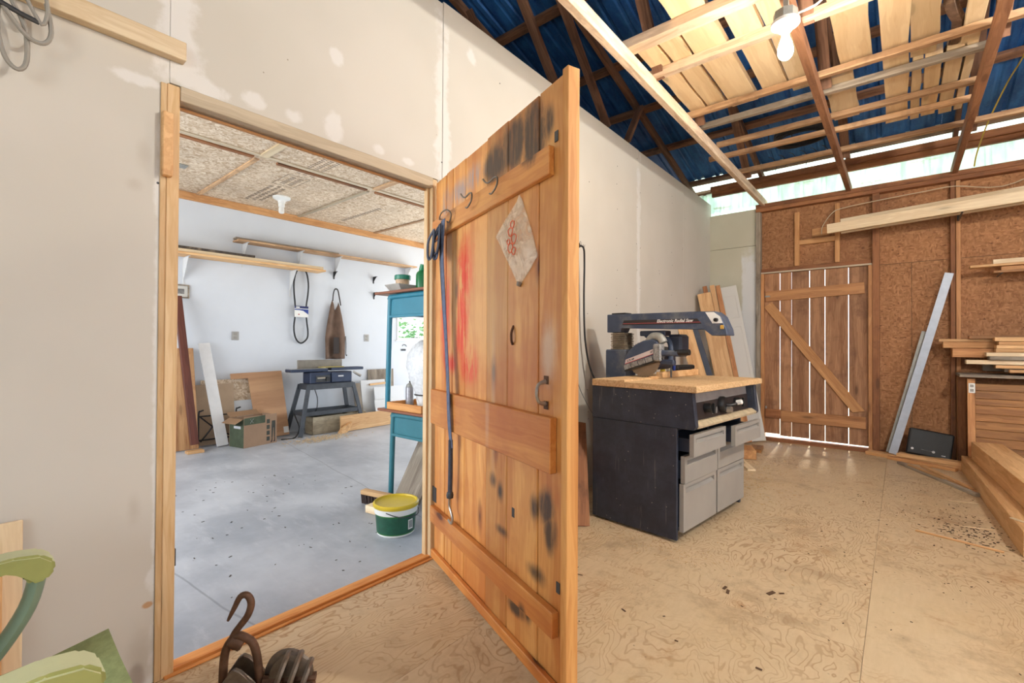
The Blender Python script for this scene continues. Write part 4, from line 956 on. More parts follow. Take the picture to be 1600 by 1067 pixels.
tube('seat_bar', [(-.27, .268, .385), (.27, .268, .385)], .012, SAGE, cr, 8, n=1); tube('seat_bar', [(-.25, -.345, .40), (.25, -.345, .40)], .012, SAGE, cr, 8, n=1)
bm = bmesh.new(); add_box(bm, (-.25, -.385, .55), (.25, -.372, .80), .004); from_bm('canvas_back', bm, CANV, cr)
# plywood offcuts standing against the wall behind the chair
for a, b, w, t, m, lab in (((XL+.06, -.19, .02), (XL+.020, -.19, .645), .64, .012, PALE, 'pale plywood offcut leaning on the drywall behind the green chair'), ((XL+.085, -.19, .02), (XL+.050, -.19, .51), .56, .02, PINE, 'yellow board leaning in front of the plywood offcut')):
    tag(board('plywood_offcut', a, b, w, t, m, up=(1, 0, 0)), lab, 'board')
# ---- rusty pulley block with hook
pb = thing('pulley_block', 'rusty iron pulley block with a swivel hook standing by the doorway', 'pulley', (-1.60, .605, 0), rotz=R(230))
RUST = plain('brown_rust', rgb(104, 76, 58), .6, .45, .3, 18, dirt=rgb(70, 50, 40)); RUSTG = plain('worn_iron', rgb(116, 104, 92), .5, .6, .25, 18, dirt=rgb(82, 64, 52))
tube('hook', [(.055, 0, .275), (.048, 0, .29), (.036, 0, .315), (.020, 0, .347), (.002, 0, .352), (-.010, 0, .337), (-.012, 0, .315), (-.002, 0, .285), (.020, 0, .255), (.035, 0, .235), (.042, .003, .215), (.036, .006, .197), (.022, .006, .195), (.018, .004, .21), (.028, 0, .228)],
     [.004, .006, .008, .0095, .0105, .011, .011, .011, .0105, .010, .010, .0095, .009, .009, .007], RUST, pb, 10)
tube('shackle', [(.068, 0, .0), (.067, 0, .12), (.058, 0, .19), (.030, 0, .225), (.0, 0, .215), (-.022, 0, .19), (-.036, 0, .12), (-.042, 0, .0)], .0125, RUST, pb, 10)
lathe('swivel_nut', [(.014, -.022), (.020, -.018), (.020, .018), (.014, .022)], RUST, pb, 12, mx=Matrix.Translation((.03, 0, .205)) @ Matrix.Rotation(R(60), 4, 'Y'))
pl = [(-.045, 0), (.07, 0), (.072, .08), (.055, .105), (.035, .135), (.02, .145), (.002, .135), (-.02, .105), (-.043, .085)]
for y0 in (-.045, .027): prism('side_plate', pl, y0, y0+.016, RUSTG, pb, 'XZ', .003)
for k, y in enumerate((-.024, .0)):
    lathe('sheave', [(.058, 0), (.066, .002), (.058, .009), (.066, .018), (.058, .02)], RUSTG, pb, 24, mx=Matrix.Translation((-.115-.02*k, y, .085)) @ Matrix.Rotation(R(90), 4, 'X') @ Matrix.Translation((0, 0, -.01)))
for k, (x, h, r) in enumerate(((-.105, .092, .062), (-.143, .088, .062), (-.178, .072, .052))):
    bm = bmesh.new(); add_lathe(bm, [(0, -.008), (r, -.008), (r*1.06, 0), (r, .008), (0, .008)], 20, Matrix.Translation((x, 0, h)) @ Matrix.Rotation(R(72), 4, 'Y')); from_bm('cheek_disc', bm, RUSTG, pb, 'auto')
tube('axle_pin', [(-.21, 0, .07), (-.05, 0, .075)], .014, RUST, pb, 8, n=1)
bm = bmesh.new(); add_box(bm, (-.2, -.05, 0), (-.05, .05, .03), .006); from_bm('lower_yoke', bm, RUST, pb)
# ---- radial arm saw: local X = out of the drawer fronts, local Y = along the cabinet
sw = thing('radial_arm_saw', 'navy radial arm saw on a cabinet with light grey drawers', 'saw', (-1.007, 2.715, 0), rotz=R(-6))
NAVYS = plain('speckled_navy_enamel', rgb(44, 50, 64), .5, .1, .1, 7)
def speck_mat():
    M = Mat('sawdust_specked_navy', .5, .05); v = M.coord(); d, _ = M.voro(v, 26.); f, _ = M.noise(v, 5., 5., .7)
    col = M.mix(f.step(.35, .7), rgb(42, 47, 60), rgb(58, 64, 78)); col = M.mix(d.step(.10, .04)*f.step(.46, .52), col, rgb(170, 164, 150)); g, _ = M.noise(M.scale(v, (40, 40, 4)), 1., 4.)
    return M.out(M.mix(g.step(.62, .74)*.4, col, rgb(120, 118, 112)))
SPK = speck_mat()
box('cabinet_side', (-.60, 0, .012), (.0, .022, .672), SPK, sw, .003, False); box('cabinet_side', (-.60, .978, .012), (.0, 1.0, .672), SPK, sw, .003, False)
box('cabinet_back', (-.60, .023, .012), (-.58, .977, .672), SPK, sw, 0, False); box('cabinet_floor', (-.579, .023, .05), (-.02, .977, .07), SPK, sw, 0, False)
box('cabinet_divider', (-.579, .492, .071), (-.03, .508, .655), SPK, sw, 0, False); box('cabinet_top', (-.579, .023, .656), (-.001, .977, .672), SPK, sw, 0, False)
for x, y in ((-.56, .05), (-.06, .05), (-.56, .95), (-.06, .95)): lathe('foot', [(.022, 0), (.022, .05), (.015, .0505)], BLACK, sw, 12, mx=Matrix.Translation((x, y, 0)))
prof = [(-.60, .6725), (.105, .672), (.118, .69), (.098, .884), (-.60, .884)]
prism('apron_end', prof, -.006, .03, SPK, sw, 'XZ', .003); prism('apron_end', prof, .975, 1.012, SPK, sw, 'XZ', .003)
box('apron_back', (-.6, .031, .673), (-.58, .974, .884), SPK, sw, 0, False)
PANELD = plain('dark_control_panel', rgb(46, 38, 38), .45, 0, .1, 20); PANELG = plain('grey_control_panel', rgb(142, 140, 140), .5, 0, .08, 14)
box('control_panel', (-.02, 0, 0), (0, .943, .115), PANELD, sw, .001, False).matrix_local = Matrix.Translation((.062, .0315, .70)) @ Matrix.Rotation(R(-6), 4, 'Y')
box('panel_label', (.0006, .004, .085), (.002, .939, .18), PANELG, sw, 0, False).matrix_local = Matrix.Translation((.058, .0315, .70)) @ Matrix.Rotation(R(-6), 4, 'Y')
box('panel_backing', (-.02, 0, .1155), (-.001, .943, .185), PANELD, sw, 0, False).matrix_local = Matrix.Translation((.058, .0315, .70)) @ Matrix.Rotation(R(-6), 4, 'Y')
prism('dusty_ledge', [(.0, .674), (.112, .676), (.118, .692), (.085, .712), (.0, .702)], .031, .974, plain('sawdust_ledge', rgb(190, 172, 140), .9, 0, .15, 20), sw, 'XZ', .002)
rm = Matrix.Rotation(R(84), 4, 'Y')
for y, r, h, nm in ((.26, .030, .045, 'control_knob'), (.50, .052, .035, 'crank_wheel'), (.74, .030, .045, 'control_knob')):
    lathe(nm, [(r, 0), (r, h*.6), (r*.8, h), (0, h)], BLACK, sw, 18, mx=Matrix.Translation((.056, y, .775)) @ rm)
    if r < .04: box('knob_grip', (.10, y-.008, .745), (.118, y+.008, .808), BLACK, sw, .003, False)
tube('crank_handle', [(.09, .50, .775), (.12, .52, .775), (.14, .56, .79)], .011, BLACK, sw, 8); lathe('crank_cap', [(.016, 0), (.016, .03), (.012, .034), (0, .034)], WHITEP, sw, 14, mx=Matrix.Translation((.135, .555, .79)) @ Matrix.Rotation(R(75), 4, 'Y'))
lathe('lock_dial', [(.022, 0), (.022, .03), (0, .03)], STEEL, sw, 14, mx=Matrix.Translation((.09, .51, .745)) @ rm)
for k in range(4): box('panel_slot', (.064, .34+k*.02, .73), (.068, .35+k*.02, .77), PANELG, sw, 0, False)
# table
box('front_table', (-.33, -.035, .888), (.135, 1.03, .926), PBOARD, sw, .003, False)
box('rear_table', (-.585, -.03, .888), (-.365, 1.02, .932), PBOARD, sw, .003, False)
box('table_spacer', (-.364, -.035, .888), (-.331, .30, .938), PBOARD, sw, .003, False)
box('fence', (-.352, .40, .9265), (-.3305, 1.03, .972), PINE, sw, .003, False)
box('fence', (-.352, .301, .888), (-.3305, .399, .945), PINE, sw, .003, False)
# drawers
def drawer(y0, y1, z0, z1, out):
    dr = thing('drawer', None, None); dr.parent = sw; dr.location = (out, 0, 0)
    W_ = y1-y0; h = z1-z0; g = .052 if h < .2 else .056; top = .022
    bm = bmesh.new()
    add_prism(bm, [(0, z0), (.026, z0), (.026, z1-g), (.006, z1-g+.016), (.006, z1-top), (.026, z1-top), (.026, z1), (0, z1)], y0+.03, y1-.03, 'XZ')
    add_box(bm, (0, y0, z0), (.026, y0+.0299, z1)); add_box(bm, (0, y1-.0299, z0), (.026, y1, z1))
    from_bm('drawer_front', bm, DRAW, dr)
    box('drawer_tray', (-.50, y0+.02, z0+.02), (-.001, y1-.02, z1-.03), NAVYS, dr, 0, False)
drawer(.026, .488, .512, .640, .065); drawer(.026, .488, .348, .506, .012); drawer(.026, .488, .062, .342, .0035)
drawer(.512, .974, .512, .640, .115); drawer(.512, .974, .348, .506, .006); drawer(.512, .974, .062, .342, .0035)
# column, bellows, arm
AY = .475
box('column_base', (-.775, AY-.075, .86), (-.60, AY+.075, 1.125), NAVY2, sw, .008, False)
bm = bmesh.new()
for k in range(9): add_box(bm, (-.735+.004*(k % 2), AY-.065, 1.126+k*.014), (-.61-.004*(k % 2), AY+.065, 1.126+k*.014+.009), .003)
add_box(bm, (-.725, AY-.05, 1.125), (-.62, AY+.05, 1.252)); from_bm('bellows', bm, plain('grimy_bellows', rgb(128, 116, 98), .8, 0, .3, 20, dirt=rgb(60, 54, 48)), sw)
ap = [(-.77, 1.255), (-.655, 1.255), (-.645, 1.29), (-.02, 1.268), (.03, 1.222), (.128, 1.222), (.122, 1.26), (.085, 1.345), (.045, 1.378), (-.05, 1.382), (-.77, 1.392)]
prism('arm', ap, AY-.06, AY+.06, NAVY2, sw, 'XZ', .004)
box('arm_crank_cap', (-.74, AY-.045, 1.392), (-.62, AY+.045, 1.402), BLACK, sw, .003, False)
dk = [(-.64, 1.305), (-.02, 1.282), (.005, 1.262), (.012, 1.262), (-.045, 1.334), (-.64, 1.343)]
prism('arm_decal', [(-.635, 1.307), (-.035, 1.300), (-.065, 1.336), (-.622, 1.343)], AY-.0612, AY-.0600, PANELD, sw, 'XZ')
prism('red_stripe', [(-.628, 1.316), (-.042, 1.310), (-.046, 1.314), (-.627, 1.320)], AY-.0622, AY-.0613, plain('decal_red', rgb(168, 72, 76), .5), sw, 'XZ')
WL = plain('white_lettering', rgb(232, 230, 226), .5)
tm = Matrix(((1, 0, 0, 0), (0, 0, -1, 0), (0, 1, 0, 0), (0, 0, 0, 1)))      # text upright facing -Y
text('arm_lettering', 'Electronic Radial Saw', .030, WL, sw, Matrix.Translation((-.225, AY-.0618, 1.3255)) @ Matrix.Rotation(R(.8), 4, 'Y') @ tm, .0004, .25, .0006)
# nose plate on the arm end
prism('nose_plate', [(-.012, 1.375), (.044, 1.373), (.083, 1.342), (.10, 1.30), (.035, 1.30)], AY-.0615, AY-.0603, WHITEP, sw, 'XZ')
lathe('nose_knob', [(.013, 0), (.012, .02), (0, .02)], BLACK, sw, 14, mx=Matrix.Translation((.06, AY-.061, 1.322)) @ Matrix.Rotation(R(90), 4, 'X'))
box('nose_switch', (.085, AY-.068, 1.262), (.108, AY-.0605, 1.288), plain('brass_yellow', rgb(206, 160, 70), .4), sw, .003, False)
# carriage, motor, blade guard, handle
box('carriage', (-.50, AY-.045, 1.225), (-.30, AY+.045, 1.262), NAVY, sw, .006, False)
tube('yoke', [(-.46, AY-.02, 1.235), (-.40, AY-.02, 1.215), (-.34, AY-.01, 1.205), (-.29, AY, 1.19), (-.275, AY, 1.13), (-.285, AY, 1.06)], .022, NAVY2, sw, 10)
bm = bmesh.new(); add_box(bm, (-.30, AY-.01, 1.08), (-.20, AY+.12, 1.235), .016); from_bm('yoke_column', bm, NAVY, sw)
GY = AY-.095
lathe('motor', [(.06, -.01), (.085, .0), (.085, .2), (.07, .22), (0, .22)], NAVY, sw, 24, mx=Matrix.Translation((-.42, GY+.075, 1.065)) @ Matrix.Rotation(R(-90), 4, 'X'))
BC = Vector((-.445, GY, 1.058))
teeth = []
for k in range(120):
    a = 2*math.pi*k/120; r = .127 if k % 3 else .121
    teeth.append((BC.x+r*math.cos(a), BC.z+r*math.sin(a)))
prism('saw_blade', teeth, GY+.018, GY+.021, plain('brown_saw_blade', rgb(150, 132, 112), .35, .6, .12, 10), sw, 'XZ')
ga = R(18)
def gp_(a, b): return (BC.x+a*math.cos(ga)-b*math.sin(ga), BC.z+.01+a*math.sin(ga)+b*math.cos(ga))
gpl = [gp_(-.155, -.035), gp_(.150, -.035), gp_(.158, .03), gp_(.150, .075), gp_(.12, .10), gp_(.05, .112), gp_(-.02, .104), gp_(-.08, .08), gp_(-.125, .045), gp_(-.150, .005)]
prism('blade_guard', gpl, GY-.022, GY+.05, NAVY2, sw, 'XZ', .006)
prism('guard_label', [gp_(-.140, -.005), gp_(.115, .0), gp_(.12, .032), gp_(-.122, .024)], GY-.0236, GY-.0222, plain('pale_pink_label', rgb(214, 202, 200), .5), sw, 'XZ')
prism('label_line', [gp_(-.140, -.007), gp_(.116, -.002), gp_(.116, .002), gp_(-.139, -.002)], GY-.0246, GY-.0237, plain('label_red', rgb(180, 80, 80), .5), sw, 'XZ')
gm = lambda a, b: Matrix.Translation((gp_(a, b)[0], GY-.0242, gp_(a, b)[1])) @ Matrix.Rotation(-ga, 4, 'Y') @ tm
text('guard_lettering', '2.75 HP', .019, INK, sw, gm(-.085, .010), .0004, .2, .0004); text('guard_lettering', '10"', .019, INK, sw, gm(.090, .016), .0004, .2, .0004)
SPOT = plain('mottled_alloy', rgb(150, 150, 148), .5, .3, .35, 60, dirt=rgb(66, 66, 68))
for k in range(5): prism('warning_plate', [gp_(-.150+k*.06, -.045), gp_(-.096+k*.06, -.045), gp_(-.096+k*.06, -.010), gp_(-.150+k*.06, -.010)], GY-.0262, GY-.0247, SPOT, sw, 'XZ')
tube('anti_kickback_rod', [(gp_(-.16, -.05)[0], GY-.01, gp_(-.16, -.05)[1]), (gp_(.15, -.05)[0], GY-.01, gp_(.15, -.05)[1])], .008, DKMET, sw, 8, n=1)
q0, q1, q2, q3 = gp_(.07, .095), gp_(.115, .118), gp_(.165, .10), gp_(.178, .055)
tube('dust_elbow', [(q0[0], GY+.012, q0[1]), (q1[0], GY+.012, q1[1]), (q2[0], GY+.012, q2[1]), (q3[0], GY+.012, q3[1])], [.026, .03, .03, .03], GSTEEL, sw, 14)
box('guard_clamp', (gp_(.13, 0)[0]-.03, GY-.03, gp_(.13, 0)[1]-.06), (gp_(.13, 0)[0]+.03, GY+.03, gp_(.13, 0)[1]+.06), SPOT, sw, .008, False)
box('handle_bracket', (-.30, GY-.02, 1.085), (-.17, GY+.02, 1.125), NAVY2, sw, .01, False); tube('pull_grip', [(-.20, GY, 1.108), (-.10, GY, 1.112)], .020, BLACK, sw, 12, n=1)
box('depth_lever', (-.30, GY-.02, 1.02), (-.20, GY+.02, 1.06), NAVY, sw, .01, False); tube('handle_rod', [(-.255, GY+.05, 1.06), (-.255, GY+.05, .935)], .006, DKMET, sw, 6, n=1)
def SWp(x, y, z):
    c, s = math.cos(R(-6)), math.sin(R(-6)); return Vector((-1.007+x*c-y*s, 2.715+x*s+y*c, z))
# things lying on the saw table
cl = thing('blue_clamp', 'blue spring clamp lying behind the saw fence', 'clamp', SWp(-.42, .80, .9325), rotz=R(20))
BLU = plain('bright_blue_plastic', rgb(34, 56, 128), .4)
tube('clamp_jaw', [(0, 0, .008), (.0, -.015, .05), (.0, -.02, .10), (0, -.05, .13)], [.008, .012, .013, .011], BLU, cl, 8); tube('clamp_jaw', [(0, .03, .008), (.0, .012, .05), (.0, -.0, .10), (0, -.01, .135)], [.008, .011, .012, .012], NAVY, cl, 8)
tool = thing('black_hand_tool', 'black hand plane shaped tool behind the saw fence', 'tool', SWp(-.46, .90, .9325), rotz=R(75))
box('tool_body', (0, -.025, .03), (.20, .025, .065), BLACK, tool, .01); tube('tool_grip', [(-.02, 0, .05), (.0, 0, .055), (.21, 0, .055), (.23, 0, .05)], .018, BLACK, tool, 10, n=2)
for x in (.03, .17): box('tool_foot', (x-.014, -.02, .0), (x+.014, .02, .0295), DKMET, tool, .003)
yw = thing('yellow_wedge', 'small yellow plastic wedge behind the black tool', 'wedge', SWp(-.545, .86, .9325))
prism('wedge_body', [(-.03, 0), (.03, 0), (.012, .09), (.0, .115), (-.012, .09)], -.012, .012, plain('yellow_plastic', rgb(206, 176, 50), .5), yw, 'YZ', .003)
ctn = tag(lathe('small_jar', [(.028, 0), (.028, .05), (.022, .055), (.022, .065), (0, .065)], plain('frosted_plastic', rgb(190, 186, 172), .4), None, 16, mx=Matrix.Translation(SWp(-.555, 1.0, .9325))), 'small pale jar at the far end of the saw table', 'jar')
# ================================================================== things in the garage
WBR = plain('white_bracket', rgb(214, 216, 218), .5); DBR = plain('dark_bracket', rgb(52, 54, 58), .5, .4)
def bracket(name, y, z, m, dep=.2, drop=.24, lab='', grp=None):
    b = thing(name, lab, 'bracket', (GX+.001, y, z), group=grp)
    board('bracket_arm', (.004, 0, -.004), (dep, 0, -.004), .022, .006, m, b); board('bracket_leg', (.003, 0, -.008), (.003, 0, -drop), .022, .005, m, b, up=(1, 0, 0))
    prism('bracket_web', [(.006, -.008), (dep*.85, -.008), (.006, -drop*.75)], -.002, .002, m, b, 'XZ')
    return b
# upper shelf
tag(board('wall_shelf', (GX+.11, 2.24, 2.45), (GX+.11, 5.02, 2.475), .19, .022, SLATW), 'upper rough board shelf on the white garage wall', 'shelf')
tag(board('shelf_strip', (GX+.13, 2.22, 2.4725), (GX+.13, 3.6, 2.4853), .10, .022, GREYW), 'short dark board lying on the upper garage shelf', 'board')
for y, lab in ((2.36, 'white bracket at the left end of the upper garage shelf'), (3.07, 'white bracket above the hanging belt under the upper garage shelf'), (3.64, 'white bracket above the brown apron under the upper garage shelf'), (4.92, 'white bracket at the right end of the upper garage shelf')):
    bracket('shelf_bracket', y, 2.4385+(y-2.24)*.009, WBR, .2, .3, lab, 'upper shelf brackets')
# lower shelf, two boards
tag(board('wall_shelf', (GX+.135, .9, 2.185), (GX+.135, 3.36, 2.195), .24, .024, PINE), 'lower pine board shelf on the white garage wall', 'shelf')
tag(board('shelf_plank', (GX+.15, .9, 2.2175), (GX+.15, 3.33, 2.2278), .18, .038, PALE), 'pale plank lying on the lower garage shelf', 'board')
tag(board('dark_strip', (GX+.222, 1.0, 2.252), (GX+.222, 2.42, 2.258), .05, .026, plain('charred_strip', rgb(66, 56, 48), .8, 0, .5, 30, dirt=rgb(150, 130, 108))), 'dark flecked strip on the front of the lower garage shelf', 'board')
for y, lab in ((1.72, 'white bracket at the left under the lower garage shelf'), (2.97, 'white bracket beside the belt under the lower garage shelf')): bracket('shelf_bracket', y, 2.171, WBR, .22, .36, lab, 'lower shelf brackets')
for y, z, lab in ((3.62, 2.24, 'small dark bracket above the brown apron'), (4.30, 2.245, 'upper of the two small dark brackets on the right of the apron'), (4.31, 1.995, 'lower of the two small dark brackets on the right of the apron')):
    bracket('small_bracket', y, z, DBR, .10, .11, lab, 'small dark brackets')
# hanging belt with card
vb = thing('drive_belt', 'black rubber drive belt with a blue and white card hanging on the garage wall', 'belt', (GX+.03, 3.115, 0))
RUB = plain('black_rubber', rgb(38, 40, 44), .6)
tube('belt_loop', [(0, 0, 2.225), (.004, .07, 2.17), (.004, .10, 2.02), (.004, .095, 1.86), (.004, .075, 1.72), (.004, .07, 1.6), (.004, .085, 1.45), (.004, .10, 1.34), (.004, .09, 1.24), (.004, .02, 1.175), (.004, -.04, 1.19), (.004, -.085, 1.27), (.004, -.10, 1.4), (.004, -.085, 1.55), (.004, -.085, 1.70), (.004, -.10, 1.85), (.004, -.105, 2.02), (.003, -.07, 2.17)], .0115, RUB, vb, 8, True, 3)
lathe('peg', [(.006, 0), (.006, .06), (.009, .062), (0, .066)], STEEL, vb, 8, mx=Matrix.Translation((-.029, 0, 2.205)) @ Matrix.Rotation(R(90), 4, 'Y'))
box('card', (.017, -.10, 1.535), (.021, .095, 1.69), WHITEP, vb, .001, False)
CB1 = plain('card_blue', rgb(30, 58, 140), .5); CB2 = plain('card_navy', rgb(24, 36, 92), .5)
box('card_print', (.0212, -.10, 1.657), (.0222, .095, 1.69), CB2, vb, 0, False)
prism('card_print', [(-.10, 1.648), (.095, 1.648), (.095, 1.575), (.06, 1.60), (.02, 1.625), (-.04, 1.633), (-.10, 1.633)], .0212, .0222, CB1, vb, 'YZ'); box('card_mark', (.0223, -.08, 1.665), (.0228, -.03, 1.680), WHITEP, vb, 0, False); box('card_mark', (.0212, -.05, 1.565), (.0222, -.03, 1.58), plain('card_red', rgb(180, 70, 60), .5), vb, 0, False)
# apron
an = thing('work_apron', 'brown canvas work apron hanging on the garage wall above the jointer', 'apron', (GX, 3.63, 0))
BRN = plain('brown_canvas', rgb(106, 84, 70), .9, 0, .18, 9, bump=.3); BRD = plain('dark_brown_strap', rgb(52, 44, 42), .8)
lathe('wall_hook', [(.005, 0), (.005, .06), (.008, .062), (0, .065)], DKMET, an, 8, mx=Matrix.Translation((.001, .0, 1.975)) @ Matrix.Rotation(R(90), 4, 'Y'))
tube('neck_strap', [(.03, -.04, 1.80), (.035, -.035, 1.9), (.035, -.01, 1.978), (.04, .03, 1.972), (.04, .055, 1.88), (.035, .085, 1.74)], .009, BRD, an, 6, flat=.4)
bm = bmesh.new(); rows = []; nz, nu = 14, 13
for i in range(nz+1):
    f = i/nz; z = 1.80-.86*f; hw = .05+.115*min(1, f*1.6)**.8*1.05; c = -.005-.005*f
    r = []
    for j in range(nu+1):
        g = j/nu; y = c+hw*(2*g-1); top = .10*abs(g-.45)**1.2*(1-f)**4*-1 if f < .3 else 0
        zz = z-(.14*(1-abs(2*g-1.1))*(1-f)**5)
        x = .035+.03*math.sin(g*9+f*1.5)*(.4+f*.8)+.03*f
        r.append(bm.verts.new((max(x, .006), y, zz)))
    rows.append(r)
for a, b in zip(rows, rows[1:]):
    for j in range(nu): bm.faces.new((a[j], a[j+1], b[j+1], b[j]))
ao = from_bm('apron_cloth', bm, BRN, an, True); so = ao.modifiers.new('thickness', 'SOLIDIFY'); so.thickness = .004
tube('tie_string', [(.06, .155, 1.28), (.055, .165, 1.15), (.06, .16, 1.02), (.055, .175, .985), (.05, .185, 1.0)], .006, BRD, an, 6); bm = bmesh.new(); add_box(bm, (.088, -.06, 1.02), (.098, .03, 1.26), .003); from_bm('apron_pocket', bm, BRD, an)
# outlets, picture, switch
for y, z, lab in ((2.285, 1.258, 'grey outlet plate on the garage wall left of the belt'), (4.18, 1.26, 'grey outlet plate on the garage wall right of the apron')):
    t = thing('outlet_plate', lab, 'outlet', (GX, y, z), group='garage wall outlets'); box('cover_plate', (.001, -.042, -.055), (.007, .042, .055), plain('outlet_grey', rgb(168, 166, 162), .5), t, .002)
    for s in (-1, 1): box('socket', (.0072, -.018, s*.024-.016), (.010, .018, s*.024+.016), DRAW, t, .002)
pf = thing('picture_frame', 'small framed picture on the garage wall beside the door jamb', 'picture', (GX, 1.70, 1.77))
for lo, hi in (((.001, -.09, -.08), (.02, -.075, .08)), ((.001, .065, -.08), (.02, .08, .08)), ((.001, -.074, -.08), (.02, .064, -.065)), ((.001, -.074, .065), (.02, .064, .08))): box('frame_bar', lo, hi, GREYW, pf, .002)
box('mount', (.001, -.074, -.064), (.010, .064, .064), plain('picture_mount', rgb(206, 204, 198), .6), pf, 0); box('print', (.0105, -.035, -.03), (.0115, .03, .03), plain('grey_print', rgb(128, 126, 124), .6, 0, .3, 30), pf, 0)
tag(box('wall_switch', (GX+.001, 4.85, 1.055), (GX+.012, 4.94, 1.085), DBR, None, .002), 'small dark wall plate below the garage window', 'switch')
tag(tube('wire_clip', [(GX+.006, 4.87, 1.135), (GX+.012, 4.90, 1.16), (GX+.012, 4.94, 1.15), (GX+.006, 4.96, 1.125)], .004, DBR, None, 6), 'small bent wire clip just below the garage window', 'wire')
# ceiling lamp holder
cf = thing('ceiling_lamp', 'white lamp holder with a compact bulb under the garage ceiling', 'light fixture', (-5.80, 2.54, GC))
lathe('lamp_base', [(.10, -.002), (.10, -.02), (.07, -.035), (.045, -.05), (.04, -.075), (0, -.075)], WHITEP, cf, 20); lathe('lamp_tube', [(.036, -.076), (.036, -.12), (.026, -.125), (.032, -.14), (.032, -.19), (.02, -.20), (0, -.20)], WHITEP, cf, 14)
tag(box('ceiling_plate', (-5.62, 1.40, GC-.012), (-5.50, 1.49, GC-.0005), GSTEEL, None, .002), 'small grey plate on the strand board garage ceiling', 'plate')
# jointer on its stand
jt = thing('jointer', 'blue bench jointer on a dark steel splayed stand against the garage wall', 'jointer', (-6.17, 3.35, GF), rotz=0)
JBL = plain('jointer_blue', rgb(42, 54, 78), .45, .2, .15, 10); JDK = plain('stand_steel', rgb(70, 74, 80), .5, .4, .15, 10); JGR = plain('cast_fence', rgb(128, 122, 112), .5, .5, .1, 12)
for sx_ in (-1, 1):
    for sy_ in (-1, 1):
        board('stand_leg', (sx_*.125, sy_*.325, .67), (sx_*.20, sy_*.47, .0), .055, .02, JDK, jt, up=(sx_, 0, .1))
for z, h, k in ((.64, .07, 0), (.29, .055, 1)):
    hx, hy = (.13, .335) if not k else (.166, .40)
    for s in (-1, 1): board('stand_rail', (s*hx, -hy, z), (s*hx, hy, z), .014, h, JDK, jt); board('stand_rail', (-hx+.01, s*hy, z), (hx-.01, s*hy, z), .014, h, JDK, jt)
box('stand_shelf', (-.155, -.39, .262), (.155, .39, .268), JDK, jt, 0); box('stand_top', (-.125, -.33, .672), (.125, .33, .682), JDK, jt, 0)
box('jointer_body', (-.10, -.30, .683), (.11, .32, .835), JBL, jt, .01); box('jointer_cover', (.1105, .0, .69), (.135, .30, .83), JBL, jt, .008)
box('depth_window', (.1105, -.22, .70), (.118, -.02, .79), DKMET, jt, .003); tube('depth_bar', [(.125, -.21, .755), (.125, -.10, .755)], .014, STEEL, jt, 8, n=1); lathe('depth_knob', [(.03, 0), (.03, .02), (0, .02)], BLACK, jt, 12, mx=Matrix.Translation((.118, -.06, .74)) @ Matrix.Rotation(R(90), 4, 'Y'))
board('infeed_table', (.0, -.545, .862), (.0, -.03, .862), .17, .04, JBL, jt, bev=.006); board('outfeed_table', (.0, .02, .872), (.0, .52, .872), .17, .04, JBL, jt, bev=.006); box('table_top_face', (-.08, -.54, .8825), (.08, -.035, .886), STEEL, jt, 0)
box('fence', (-.06, -.40, .887), (-.045, .25, 1.0), JGR, jt, .004); box('cutter_guard', (-.03, -.12, .893), (.07, .22, .905), plain('guard_yellow', rgb(176, 160, 92), .5), jt, .003)
tube('lock_handle', [(.12, .33, .83), (.15, .36, .80), (.17, .42, .765)], [.014, .016, .02], STEEL, jt, 10); bm = bmesh.new(); add_box(bm, (.1355, .09, .765), (.137, .17, .785)); from_bm('maker_mark', bm, LG, jt)
tube('mains_cord', [(.13, -.25, .62), (.15, -.22, .5), (.14, -.215, .38), (.10, -.22, .30)], .006, BLACK, jt, 6)
tag(tube('floor_cord', [(-6.02, 2.66, GF+.008), (-5.99, 2.82, GF+.012), (-6.02, 2.89, .06), (-6.05, 2.87, .16), (-6.12, 2.86, .26)], .008, BLACK, None, 6), 'black cord looping by the left foot of the jointer', 'cord')
# trough under the jointer
tq = thing('wooden_trough', 'weathered wooden trough full of shavings under the jointer', 'trough', (-6.14, 3.50, GF))
GRT = wood('weathered_trough_wood', rgb(128, 116, 96), rgb(170, 158, 134), knots=.3, dirt=rgb(112, 100, 82))
for s in (-1, 1): board('side_board', (s*.10, -.42, .12), (s*.10, .38, .12), .022, .235, GRT, tq)
board('end_board', (-.088, -.41, .12), (.088, -.41, .12), .022, .235, GRT, tq); board('end_board', (-.088, .37, .12), (.088, .37, .12), .022, .235, GRT, tq); board('bottom_board', (0, -.395, .012), (0, .355, .012), .17, .02, GRT, tq)
def heap(name, cx, cy, z0, rx, ry, h, mat, parent=None, seed=1):
    rn = random.Random(seed); bm = bmesh.new(); n, m = 7, 18; rings = []
    for i in range(n):
        f = i/(n-1); rings.append([bm.verts.new((cx+rx*f*math.cos(2*math.pi*k/m)*rn.uniform(.85, 1.1), cy+ry*f*math.sin(2*math.pi*k/m)*rn.uniform(.85, 1.1), z0+h*(1-f)**1.3*rn.uniform(.6, 1.2))) for k in range(m)])
    for a, b in zip(rings[1:], rings[2:]):
        for k in range(m): bm.faces.new((a[k], a[(k+1) % m], b[(k+1) % m], b[k]))
    bm.faces.new(rings[1]); bm.faces.new(rings[-1]); return from_bm(name, bm, mat, parent, True)
SHAV = plain('curly_shavings', rgb(198, 176, 144), .9, 0, .3, 60, bump=1.)
tag(heap('shavings', 0, .15, .15, .08, .2, .13, SHAV, tq), kind='stuff')
bm = bmesh.new(); rc = random.Random(4)
